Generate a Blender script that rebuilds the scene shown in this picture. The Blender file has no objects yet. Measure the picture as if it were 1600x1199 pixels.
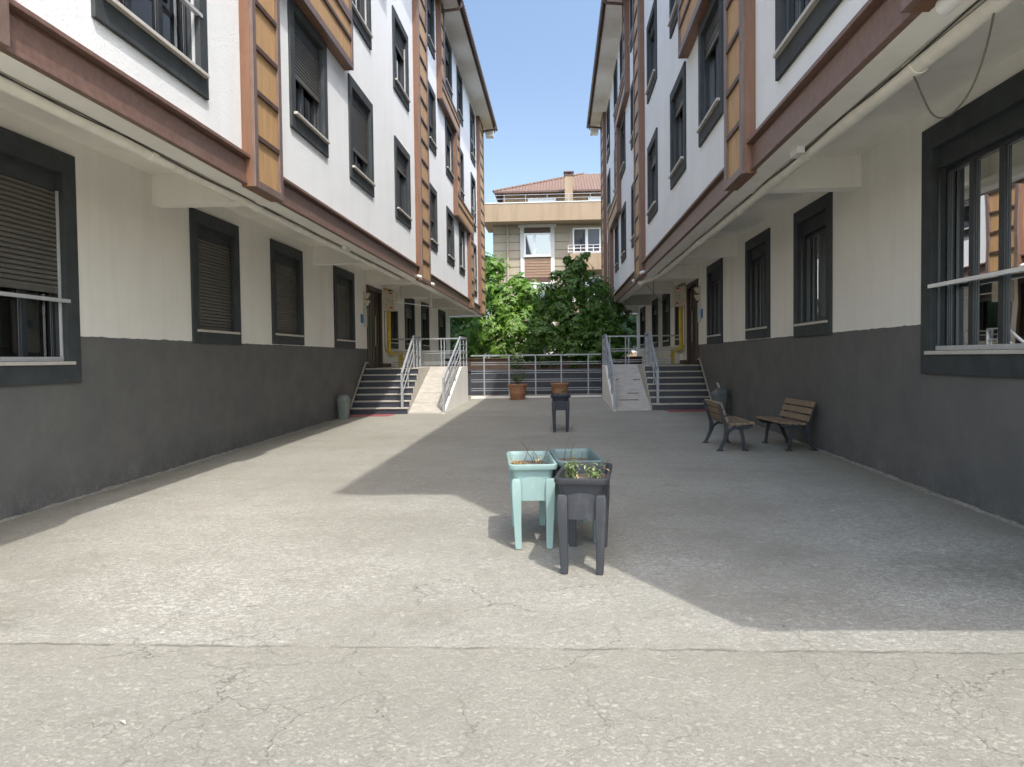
import bpy, math, random
import numpy as np
from mathutils import Vector, Matrix

R = random.Random(7)
scene = bpy.context.scene
COL = scene.collection

# ------------------------------------------------------------------ camera
def make_camera():
    yaw, pitch, roll = 0.06144131, 0.03336122, 0.012
    f = Vector((-math.sin(yaw)*math.cos(pitch), math.cos(yaw)*math.cos(pitch), -math.sin(pitch)))
    r = Vector((math.cos(yaw), math.sin(yaw), 0))
    u = r.cross(f)
    r2 = math.cos(roll)*r - math.sin(roll)*u
    u2 = math.cos(roll)*u + math.sin(roll)*r
    M = Matrix(((r2.x, u2.x, -f.x, 0), (r2.y, u2.y, -f.y, 0), (r2.z, u2.z, -f.z, 1.6), (0, 0, 0, 1)))
    cd = bpy.data.cameras.new('camera'); cd.sensor_width = 36; cd.lens = 1202/1600*36
    cd.clip_start = .05; cd.clip_end = 2000
    c = bpy.data.objects.new('camera', cd); COL.objects.link(c); c.matrix_world = M
    scene.camera = c
make_camera()

# ------------------------------------------------------------------ world, sun, exposure
SUN = Vector((.31, -.58, 1.0)).normalized()          # towards the sun
w = bpy.data.worlds.new('World'); scene.world = w; w.use_nodes = True
nt = w.node_tree
sky = nt.nodes.new('ShaderNodeTexSky'); sky.sky_type = 'NISHITA'; sky.sun_disc = False
sky.sun_elevation = math.asin(SUN.z); sky.sun_rotation = math.atan2(SUN.x, SUN.y)
sky.air_density = 1.0; sky.dust_density = 1.6; sky.ozone_density = 1.5
# added fill: sky boosted and warmed toward the sun, dimmed away from it
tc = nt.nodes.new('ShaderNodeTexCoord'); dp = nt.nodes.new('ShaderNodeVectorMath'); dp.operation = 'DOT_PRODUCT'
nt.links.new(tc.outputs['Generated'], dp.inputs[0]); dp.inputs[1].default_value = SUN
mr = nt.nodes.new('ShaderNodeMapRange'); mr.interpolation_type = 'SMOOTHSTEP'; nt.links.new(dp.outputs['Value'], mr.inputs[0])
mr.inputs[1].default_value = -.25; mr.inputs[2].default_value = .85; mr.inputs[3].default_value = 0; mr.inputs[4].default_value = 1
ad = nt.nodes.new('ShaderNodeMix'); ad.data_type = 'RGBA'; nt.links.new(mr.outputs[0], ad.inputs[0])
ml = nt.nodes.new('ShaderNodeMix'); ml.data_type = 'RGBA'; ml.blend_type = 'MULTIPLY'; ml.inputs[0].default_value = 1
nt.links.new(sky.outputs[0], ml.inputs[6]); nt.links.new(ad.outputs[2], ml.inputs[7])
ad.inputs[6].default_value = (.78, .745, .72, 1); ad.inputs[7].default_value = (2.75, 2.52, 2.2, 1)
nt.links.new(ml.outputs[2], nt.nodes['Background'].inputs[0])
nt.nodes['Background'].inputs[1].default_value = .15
sd = bpy.data.lights.new('sun', 'SUN'); sd.energy = 2.0; sd.angle = math.radians(.55); sd.color = (1, .965, .90)
so = bpy.data.objects.new('sun', sd); COL.objects.link(so)
so.rotation_euler = (-SUN).to_track_quat('-Z', 'Y').to_euler(); so.location = (20, -30, 60)
scene.view_settings.view_transform = 'Standard'; scene.view_settings.look = 'None'
scene.view_settings.exposure = 1.08; scene.view_settings.gamma = 1
scene.cycles.max_bounces = 8; scene.cycles.diffuse_bounces = 5; scene.cycles.glossy_bounces = 4
scene.cycles.transparent_max_bounces = 12; scene.cycles.caustics_reflective = False; scene.cycles.caustics_refractive = False

# ------------------------------------------------------------------ materials
class NM:
    def __init__(s, name):
        s.m = bpy.data.materials.new(name); s.m.use_nodes = True
        s.t = s.m.node_tree; s.n = s.t.nodes; s.b = s.n['Principled BSDF']; s._c = None
    def node(s, typ, **kw):
        n = s.n.new(typ)
        for k, v in kw.items(): setattr(n, k, v)
        return n
    def link(s, a, b): s.t.links.new(a, b)
    def put(s, v, sock):
        if hasattr(v, 'is_linked') or hasattr(v, 'links'): s.link(v, sock)
        else: sock.default_value = v
    def co(s):
        if s._c is None: s._c = s.node('ShaderNodeTexCoord').outputs['Object']
        return s._c
    def noise(s, scale, detail=4, rough=.55, vec=None, dist=0):
        n = s.node('ShaderNodeTexNoise'); n.inputs['Scale'].default_value = scale
        n.inputs['Detail'].default_value = detail; n.inputs['Roughness'].default_value = rough
        n.inputs['Distortion'].default_value = dist
        s.link(vec if vec is not None else s.co(), n.inputs['Vector']); return n.outputs['Fac']
    def ramp(s, v, a, b):
        n = s.node('ShaderNodeMapRange'); s.put(v, n.inputs[0])
        n.inputs[1].default_value = a; n.inputs[2].default_value = b; return n.outputs[0]
    def math(s, op, a, b=0.0, clamp=False):
        n = s.node('ShaderNodeMath', operation=op, use_clamp=clamp); s.put(a, n.inputs[0]); s.put(b, n.inputs[1]); return n.outputs[0]
    def mix(s, f, a, b):
        n = s.node('ShaderNodeMix', data_type='RGBA'); s.put(f, n.inputs[0])
        s.put(a if not isinstance(a, tuple) else (*a, 1), n.inputs[6]); s.put(b if not isinstance(b, tuple) else (*b, 1), n.inputs[7]); return n.outputs[2]
    def bump(s, h, strength=.3, dist=.01):
        n = s.node('ShaderNodeBump'); n.inputs['Strength'].default_value = strength; n.inputs['Distance'].default_value = dist
        s.put(h, n.inputs['Height']); s.link(n.outputs[0], s.b.inputs['Normal']); return n
    def color(s, v):
        s.put(v if not isinstance(v, tuple) else (*v, 1), s.b.inputs['Base Color'])
    def vscale(s, x, y, z):
        n = s.node('ShaderNodeMapping'); n.inputs['Scale'].default_value = (x, y, z); s.link(s.co(), n.inputs[0]); return n.outputs[0]
    def sep(s, vec=None):
        n = s.node('ShaderNodeSeparateXYZ'); s.link(vec if vec is not None else s.co(), n.inputs[0]); return n.outputs

def simple(name, col, rough=.6, var=.12, scale=6, bump=0, bscale=60, metal=0, spec=.5, streak=False):
    k = NM(name); dark = tuple(c*(1-var) for c in col); lite = tuple(min(1, c*(1+var)) for c in col)
    v = k.vscale(1, 1, .15) if streak else None
    f = k.ramp(k.noise(scale, 5, .6, v), .3, .7)
    k.color(k.mix(f, dark, lite)); k.b.inputs['Roughness'].default_value = rough
    k.b.inputs['Metallic'].default_value = metal; k.b.inputs['Specular IOR Level'].default_value = spec
    if bump: k.bump(k.noise(bscale, 4, .6), bump, .004)
    return k.m

M = {}
def stucco(name, col, bumpd, bscale, stain=.12, streaks=.1):
    k = NM(name)
    big = k.ramp(k.noise(.7, 4), .3, .7); st = k.ramp(k.noise(2.5, 6, .65, k.vscale(1, 1, .10)), .48, .75)
    c = k.mix(big, tuple(x*(1-stain*.5) for x in col), tuple(min(x*(1+stain*.3), .90) for x in col))
    c = k.mix(k.math('MULTIPLY', st, streaks), c, tuple(x*.62*y for x, y in zip(col, (1, .97, .88))))
    k.color(c); k.b.inputs['Roughness'].default_value = .9; k.b.inputs['Specular IOR Level'].default_value = .2
    h = k.math('ADD', k.noise(bscale, 3, .6), k.math('MULTIPLY', k.noise(bscale*.3, 3), .6))
    k.bump(h, .55, bumpd); return k.m
M['white'] = stucco('white_stucco', (.80, .825, .83), .007, 38, .07, .14)
M['cream'] = stucco('cream_plaster', (.83, .81, .755), .004, 45, .14, .22)
M['soffit'] = stucco('painted_concrete', (.84, .82, .76), .003, 20, .14, .22)
def dark_wall():
    k = NM('dark_grey_paint'); z = k.sep()[2]
    n = k.ramp(k.noise(1.6, 6, .65), .3, .72)
    c = k.mix(n, (.112, .113, .112), (.155, .153, .146))
    sc = k.ramp(k.noise(7, 5, .7, k.vscale(1, 1, 1)), .64, .76)
    c = k.mix(k.math('MULTIPLY', sc, .30), c, (.24, .23, .21))
    sc2 = k.math('MULTIPLY', k.ramp(k.noise(2.2, 6, .75), .56, .68), k.ramp(k.noise(22, 4, .7), .4, .6)); c = k.mix(k.math('MULTIPLY', sc2, .4), c, (.20, .195, .18))
    sp_ = k.math('MULTIPLY', k.ramp(z, .38, .08), k.ramp(k.noise(16, 6, .8), .47, .6)); c = k.mix(k.math('MULTIPLY', sp_, .45), c, (.26, .25, .22))
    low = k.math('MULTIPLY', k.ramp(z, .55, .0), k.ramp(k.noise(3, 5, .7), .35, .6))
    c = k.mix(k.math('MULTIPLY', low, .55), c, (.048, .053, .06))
    k.color(c); k.b.inputs['Roughness'].default_value = .85; k.b.inputs['Specular IOR Level'].default_value = .3
    k.bump(k.noise(50, 4), .5, .004); return k.m
M['dark'] = dark_wall()
M['frame'] = simple('charcoal_surround', (.046, .053, .056), .7, .22, 4, .3, 70, spec=.3)
M['sash'] = simple('anthracite_aluminium', (.022, .027, .033), .38, .1)
M['sill'] = simple('pale_marble', (.52, .50, .45), .5, .1, 9)
M['shutter'] = simple('grey_brown_slats', (.105, .10, .088), .45, .1)
M['alu'] = simple('light_aluminium', (.55, .56, .57), .35, .08, metal=.3)
def brown(name, col, rough, grain):
    k = NM(name); g = k.noise(14, 6, .65, k.vscale(1, 1, grain)); c = k.mix(k.ramp(g, .3, .7), tuple(x*.78 for x in col), tuple(x*1.2 for x in col))
    dust = k.ramp(k.noise(3, 5, .7), .55, .8); c = k.mix(k.math('MULTIPLY', dust, .25), c, (.30, .25, .22))
    k.color(c); k.b.inputs['Roughness'].default_value = rough; return k.m
M['brown'] = brown('wood_effect_brown', (.185, .090, .052), .5, .06)
M['trim'] = brown('sky_sheen_brown_trim', (.165, .112, .090), .42, .3)  # brown of the pilaster sides, greyed with sky sheen put into the colour
M['band'] = brown('reddish_brown_metal', (.175, .105, .082), .45, 1)
M['tan'] = brown('tan_panel', (.46, .285, .13), .55, .08)
M['slot'] = simple('dark_brown_bar', (.085, .045, .032), .5)
M['pipe'] = simple('cream_painted_pipe', (.84, .81, .73), .4, .08, 5)
M['cable'] = simple('black_cable', (.03, .028, .025), .6)
M['gcable'] = simple('grey_cable', (.12, .105, .085), .6)
M['whitep'] = simple('white_plastic', (.8, .8, .78), .4, .04)
M['door'] = simple('dark_brown_door', (.035, .018, .014), .35, .2, 6, streak=True)
M['yellow'] = simple('yellow_gas_pipe', (.55, .40, .03), .45, .15)
M['cabinet'] = simple('beige_cabinet', (.58, .54, .44), .5, .08)
M['red'] = simple('red_sticker', (.55, .06, .05), .5)
M['blue'] = simple('blue_plate', (.03, .16, .42), .4)
M['mat'] = simple('red_carpet_mat', (.28, .075, .08), .95, .25, 30, .5, 200)
M['tile'] = simple('cream_stair_marble', (.42, .395, .345), .55, .16, 5, .15, 40)
M['granite'] = simple('dark_navy_granite', (.040, .045, .062), .4, .35, 60)
M['steel'] = simple('grey_painted_steel', (.33, .35, .375), .45, .12, 8, metal=.2)
M['iron'] = simple('black_cast_iron', (.022, .026, .034), .5, .3, 12, .3, 80)
M['plank'] = brown('varnished_plank', (.21, .148, .095), .6, .3)
M['terracotta'] = simple('terracotta_plastic', (.29, .14, .075), .55, .15)
M['soil'] = simple('dry_soil', (.14, .11, .08), 1, .4, 40, .8, 60)
M['binl'] = simple('grey_green_plastic', (.16, .185, .17), .45, .12, 5)
M['bind'] = simple('dark_grey_plastic', (.10, .115, .12), .45, .12, 5)
M['gutter'] = simple('brown_gutter', (.085, .045, .035), .45)
def plastic(name, col, dust):
    k = NM(name); c = k.mix(k.ramp(k.noise(9, 6, .7, k.vscale(1, 1, .35)), .52, .72), col, dust)
    c = k.mix(k.math('MULTIPLY', k.ramp(k.noise(2.5, 3), .4, .7), .35), c, tuple(x*.75 for x in col))
    k.color(c); k.b.inputs['Roughness'].default_value = .55; k.bump(k.noise(90, 2), .12, .002); return k.m
M['mint'] = plastic('mint_green_plastic', (.225, .33, .31), (.31, .40, .385))
M['teal'] = plastic('teal_green_plastic', (.115, .18, .175), (.17, .23, .225))
M['char'] = plastic('charcoal_plastic', (.027, .029, .034), (.068, .070, .076))
M['navyp'] = plastic('dark_navy_plastic', (.010, .014, .026), (.02, .024, .034))

M['seal'] = simple('grey_seal', (.20, .205, .205), .5)
def glass():
    k = NM('window_glass'); n = k.n; out = n['Material Output']
    fr = k.node('ShaderNodeFresnel'); fr.inputs[0].default_value = 1.55
    gl = k.node('ShaderNodeBsdfGlossy'); gl.inputs['Roughness'].default_value = .012; gl.inputs['Color'].default_value = (.95, .97, 1, 1)
    tr = k.node('ShaderNodeBsdfTransparent'); tr.inputs[0].default_value = (.42, .46, .47, 1)
    bm = k.node('ShaderNodeBump'); bm.inputs['Strength'].default_value = .06; bm.inputs['Distance'].default_value = .02
    k.link(k.noise(1.4, 1), bm.inputs['Height']); k.link(bm.outputs[0], gl.inputs['Normal'])
    mx = k.node('ShaderNodeMixShader'); k.link(k.math('MULTIPLY', fr.outputs[0], 1.5, True), mx.inputs[0]); k.link(tr.outputs[0], mx.inputs[1]); k.link(gl.outputs[0], mx.inputs[2])
    k.link(mx.outputs[0], out.inputs[0]); return k.m
M['glass'] = glass()
M['room'] = simple('dim_interior', (.035, .033, .03), .9, .3, 3)
def curtain():
    k = NM('pale_curtain'); k.color(k.mix(k.ramp(k.noise(2, 3), .3, .7), (.27, .26, .22), (.42, .40, .35))); k.b.inputs['Roughness'].default_value = .95; return k.m
M['curtain'] = curtain()

def ground_mat():
    k = NM('worn_concrete'); X, Y, Z = k.sep()
    big = k.ramp(k.noise(.32, 4, .55), .32, .68)
    mid = k.ramp(k.noise(1.3, 5, .6, k.vscale(.8, 1.3, 1)), .35, .68)
    c = k.mix(big, (.255, .247, .214), (.365, .357, .322))
    c = k.mix(k.math('MULTIPLY', mid, .5), c, (.365, .357, .322))
    # seam between two pours
    sy = k.math('ADD', k.math('ADD', Y, k.math('MULTIPLY', X, .0153)), k.math('MULTIPLY', k.math('SUBTRACT', k.noise(3.2, 8, .75), .5), .12))
    far = k.ramp(sy, 3.985, 4.02)
    # pitted scaling, strongest past the seam
    pit = k.ramp(k.noise(30, 10, .85, k.vscale(.75, 1, 1), .4), .45, .56)
    zone = k.math('MULTIPLY', k.ramp(k.noise(.5, 3), .38, .6), k.ramp(Y, 13, 5))
    zone = k.math('MULTIPLY', zone, k.math('ADD', k.math('MULTIPLY', far, .65), .35))
    c = k.mix(k.math('MULTIPLY', k.math('MULTIPLY', pit, zone), .85), c, (.56, .555, .52))
    dk = k.ramp(k.noise(42, 8, .82, k.vscale(.65, 1, 1), .6), .52, .62)
    c = k.mix(k.math('MULTIPLY', k.math('MULTIPLY', dk, k.math('ADD', k.math('MULTIPLY', zone, .55), .38)), .85), c, (.185, .176, .15))
    # near slab a little browner
    c = k.mix(k.math('MULTIPLY', k.math('SUBTRACT', 1, far), .40), c, (.285, .276, .233))
    # trowel swirls
    sw = k.node('ShaderNodeTexWave'); sw.wave_type = 'RINGS'; sw.inputs['Scale'].default_value = .45; sw.inputs['Distortion'].default_value = 7; sw.inputs['Detail'].default_value = 4; sw.inputs['Detail Scale'].default_value = 1.2
    k.link(k.co(), sw.inputs[0])
    c = k.mix(k.math('MULTIPLY', k.ramp(sw.outputs['Fac'], .2, .9), .16), c, (.30, .285, .245))
    sp = k.ramp(k.noise(75, 6, .8), .42, .58); c = k.mix(k.math('MULTIPLY', k.math('SUBTRACT', 1, sp), .42), c, (.15, .145, .125))
    bl = k.ramp(k.noise(4.5, 7, .75, None, .6), .50, .66); c = k.mix(k.math('MULTIPLY', bl, .32), c, (.19, .18, .15))
    wh = k.ramp(k.noise(16, 9, .85, k.vscale(1, .8, 1), .8), .54, .64); c = k.mix(k.math('MULTIPLY', wh, k.math('ADD', k.math('MULTIPLY', far, .30), .12)), c, (.55, .54, .50))
    # cracks
    def crack(scale, wd, lo, hi, msc):
        dn = k.node('ShaderNodeTexNoise'); dn.inputs['Scale'].default_value = scale*1.6; dn.inputs['Detail'].default_value = 7; dn.inputs['Roughness'].default_value = .65; k.link(k.co(), dn.inputs['Vector'])
        vm = k.node('ShaderNodeVectorMath', operation='MULTIPLY_ADD'); k.link(dn.outputs['Color'], vm.inputs[0]); vm.inputs[1].default_value = (.75/scale,)*3; k.link(k.co(), vm.inputs[2])
        vo = k.node('ShaderNodeTexVoronoi', feature='DISTANCE_TO_EDGE'); vo.voronoi_dimensions = '2D'; vo.inputs['Scale'].default_value = scale; k.link(vm.outputs[0], vo.inputs['Vector'])
        line = k.ramp(vo.outputs['Distance'], wd, 0)
        return k.math('MULTIPLY', line, k.ramp(k.noise(msc, 4, .6), lo, hi))
    fade = k.math('MULTIPLY', k.ramp(Y, 8, 4.5), k.ramp(k.noise(2.0, 3, .6), .36, .55))
    c1 = crack(1.5, .0048, .44, .55, .8); c2 = crack(5.5, .0105, .51, .63, .9)
    cr = k.math('MULTIPLY', k.math('MAXIMUM', c1, k.math('MULTIPLY', c2, .8)), fade)
    c = k.mix(k.math('MULTIPLY', cr, .75), c, (.10, .095, .08))
    sm = k.math('MULTIPLY', k.ramp(k.math('ABSOLUTE', k.math('SUBTRACT', sy, 3.99)), .020, .004), k.ramp(k.noise(3.5, 6, .75), .42, .58))
    c = k.mix(k.math('MULTIPLY', sm, .62), c, (.15, .14, .12))
    # damp mossy patch near the right wall and dirt along both walls
    px = k.math('MULTIPLY', k.math('SUBTRACT', X, 2.9), .55); py = k.math('SUBTRACT', Y, 5.35)
    d = k.math('SQRT', k.math('ADD', k.math('MULTIPLY', px, px), k.math('MULTIPLY', py, py)))
    pm = k.math('MULTIPLY', k.ramp(k.math('ADD', d, k.math('MULTIPLY', k.noise(2.5, 5, .7), .9)), 1.0, .6), k.ramp(k.noise(9, 6, .8), .42, .55))
    c = k.mix(k.math('MULTIPLY', pm, .5), c, (.14, .135, .10))
    ed = k.ramp(k.math('ADD', k.math('ABSOLUTE', k.math('ADD', X, .795)), k.math('MULTIPLY', k.noise(1.8, 5), .8)), 4.5, 5.0)
    c = k.mix(k.math('MULTIPLY', ed, .45), c, (.22, .205, .16))
    lw = k.math('MULTIPLY', k.ramp(k.noise(.45, 4, .6, k.vscale(1, .6, 1)), .56, .72), .38)
    c = k.mix(lw, c, (.27, .255, .21))
    gm = k.node('ShaderNodeMix', data_type='RGBA'); gm.blend_type = 'MULTIPLY'; gm.inputs[0].default_value = 1; k.link(c, gm.inputs[6]); gm.inputs[7].default_value = (1.01, 1.01, .98, 1); c = gm.outputs[2]
    k.color(c); k.b.inputs['Roughness'].default_value = .92; k.b.inputs['Specular IOR Level'].default_value = .25
    h = k.math('SUBTRACT', k.math('ADD', k.math('MULTIPLY', k.noise(24, 8, .75), .5), k.math('MULTIPLY', pit, .18)), k.math('MULTIPLY', k.math('ADD', cr, sm), .8))
    k.bump(h, .8, .018); return k.m
M['ground'] = ground_mat()

def leaf_mat(name, a, b, trans=.35):
    k = NM(name); g = k.node('ShaderNodeNewGeometry')
    r = g.outputs['Random Per Island']
    c = k.mix(r, a, b); k.color(c); k.b.inputs['Roughness'].default_value = .42
    tl = k.node('ShaderNodeBsdfTranslucent'); k.link(k.mix(.5, c, (a[0]*2.2, b[1]*1.6, a[2]*.7)), tl.inputs[0])
    mx = k.node('ShaderNodeMixShader'); mx.inputs[0].default_value = trans
    k.link(k.b.outputs[0], mx.inputs[1]); k.link(tl.outputs[0], mx.inputs[2]); k.link(mx.outputs[0], k.n['Material Output'].inputs[0]); return k.m
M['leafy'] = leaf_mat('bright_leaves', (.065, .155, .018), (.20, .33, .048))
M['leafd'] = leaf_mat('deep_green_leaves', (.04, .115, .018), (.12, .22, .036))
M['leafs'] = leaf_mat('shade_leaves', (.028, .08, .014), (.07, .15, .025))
M['leafp'] = leaf_mat('pale_plant_leaves', (.12, .185, .06), (.25, .31, .14), .2)
M['dry'] = leaf_mat('dry_leaves', (.42, .30, .13), (.62, .45, .22), .2)
M['bark'] = simple('grey_bark', (.10, .085, .065), .9, .3, 8, .6, 30)
M['twig'] = simple('dead_twig', (.09, .065, .045), .9)

# ------------------------------------------------------------------ mesh helpers
class MB:
    def __init__(s): s.v = []; s.f = []
    def add(s, vs, fs):
        n = len(s.v); s.v += [tuple(v) for v in vs]; s.f += [tuple(n+i for i in f) for f in fs]; return s
    def box(s, x0, x1, y0, y1, z0, z1):
        x0, x1 = sorted((x0, x1)); y0, y1 = sorted((y0, y1)); z0, z1 = sorted((z0, z1))
        return s.add([(x0,y0,z0),(x1,y0,z0),(x1,y1,z0),(x0,y1,z0),(x0,y0,z1),(x1,y0,z1),(x1,y1,z1),(x0,y1,z1)],
                     [(0,3,2,1),(4,5,6,7),(0,1,5,4),(1,2,6,5),(2,3,7,6),(3,0,4,7)])
    def quad(s, a, b, c, d): return s.add([a, b, c, d], [(0,1,2,3)])
    def loft(s, rings, cap=True, closed=True):
        n = len(rings[0]); base = len(s.v)
        for r in rings: s.v += [tuple(p) for p in r]
        for i in range(len(rings)-1):
            for j in range(n if closed else n-1):
                a = base+i*n+j; b = base+i*n+(j+1) % n; s.f.append((a, b, b+n, a+n))
        if cap:
            s.f.append(tuple(base+j for j in reversed(range(n)))); s.f.append(tuple(base+(len(rings)-1)*n+j for j in range(n)))
        return s
    def tube(s, pts, r, n=8, cap=True):
        pts = [Vector(p) for p in pts]; rs = r if isinstance(r, (list, tuple)) else [r]*len(pts)
        t0 = (pts[1]-pts[0]).normalized(); up = Vector((0,0,1)) if abs(t0.z) < .9 else Vector((1,0,0))
        nn = t0.cross(up).normalized(); rings = []
        for i, p in enumerate(pts):
            if i == 0: t = pts[1]-pts[0]
            elif i == len(pts)-1: t = pts[-1]-pts[-2]
            else: t = (pts[i+1]-p).normalized()+(p-pts[i-1]).normalized()
            t.normalize(); nn = (nn - t*nn.dot(t)).normalized(); b = t.cross(nn)
            rings.append([p+(nn*math.cos(a)+b*math.sin(a))*rs[i] for a in [2*math.pi*k/n for k in range(n)]])
        return s.loft(rings, cap)
    def bar(s, p0, p1, w, h, up=(0,0,1)):
        p0 = Vector(p0); p1 = Vector(p1); t = (p1-p0).normalized(); up = Vector(up)
        if abs(t.dot(up)) > .98: up = Vector((0,1,0))
        a = t.cross(up).normalized(); b = a.cross(t).normalized()
        return s.loft([[p+a*x+b*z for x, z in ((-w/2,-h/2),(w/2,-h/2),(w/2,h/2),(-w/2,h/2))] for p in (p0, p1)])
    def lathe(s, prof, c=(0,0,0), n=28):
        return s.loft([[(c[0]+r*math.cos(2*math.pi*k/n), c[1]+r*math.sin(2*math.pi*k/n), c[2]+z) for k in range(n)] for r, z in prof])
    def build(s, name, mat, parent=None, smooth=False, bevel=0, local=False):
        me = bpy.data.meshes.new(name)
        off = Vector((0,0,0))
        if parent is not None and not local:
            p = parent
            while p is not None: off += p.location; p = p.parent
        me.from_pydata([(v[0]-off.x, v[1]-off.y, v[2]-off.z) for v in s.v], [], s.f); me.update()
        me.materials.append(mat)
        o = bpy.data.objects.new(name, me); COL.objects.link(o)
        if parent is not None: o.parent = parent
        if smooth:
            me.polygons.foreach_set('use_smooth', [True]*len(me.polygons))
            if hasattr(me, 'set_sharp_from_angle'): me.set_sharp_from_angle(angle=math.radians(40))
        if bevel:
            b = o.modifiers.new('bevel', 'BEVEL'); b.width = bevel; b.segments = 2; b.limit_method = 'ANGLE'; b.angle_limit = math.radians(40)
        return o

def tag(o, label=None, cat=None, group=None, kind=None):
    if label: o['label'] = label
    if cat: o['category'] = cat
    if group: o['group'] = group
    if kind: o['kind'] = kind
    return o
def thing(name, label, cat, loc=(0,0,0), rz=0, group=None):
    o = bpy.data.objects.new(name, None); o.empty_display_size = .2; COL.objects.link(o); o.location = loc; o.rotation_euler = (0,0,rz)
    return tag(o, label, cat, group)
def zg(x, y): return .008*min(max(y, -12), 27) + .0078*(min(max(x, -6), 5)+5.47)
def spline(pts, n=6):
    P = [Vector(p) for p in pts]; P = [P[0]*2-P[1]]+P+[P[-1]*2-P[-2]]; out = []
    for i in range(1, len(P)-2):
        for k in range(n):
            t = k/n; a, b, c, d = P[i-1:i+3]
            out.append(.5*((2*b)+(c-a)*t+(2*a-5*b+4*c-d)*t*t+(3*b-a-3*c+d)*t**3))
    out.append(P[-2]); return out

# ------------------------------------------------------------------ ground
def build_ground():
    xs = [-300, -60, -20, -8, -6, -5.47, -4, -2, 0, 2, 4, 5, 8, 20, 60, 300]
    ys = [-300, -60, -20, -12, -6, 0, 3, 6, 9, 12, 15, 18, 21, 24, 27, 32, 45, 80, 400]
    m = MB(); nx = len(xs)
    for y in ys:
        for x in xs: m.v.append((x, y, zg(x, y)))
    for j in range(len(ys)-1):
        for i in range(nx-1):
            a = j*nx+i; m.f.append((a, a+1, a+1+nx, a+nx))
    tag(m.build('ground', M['ground']), kind='structure')
build_ground()

# ------------------------------------------------------------------ the two facing blocks
Y0, Y1 = 2.15, 38.3
GF = [(5.45, 8.46, 1.38, 3.93), (11.2, 12.92, 1.88, 3.90), (14.41, 16.2, 1.92, 3.92), (18.5, 20.35, 1.90, 3.90),
      (24.42, 25.88, 1.95, 3.86), (27.15, 28.95, 1.95, 3.86), (30.45, 32.2, 1.95, 3.88), (34.8, 36.9, 1.95, 3.85)]
DOOR = (21.72, 23.56, 1.34, 3.74)
COLS = {'B': (10.82, 12.57), 'C': (13.93, 15.70), 'D': (17.85, 19.65), 'E': (22.6, 24.0), 'F': (26.15, 27.9), 'G': (29.4, 31.0)}
TALL = {'A': (6.15, 8.20), 'H': (33.7, 35.5)}

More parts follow.
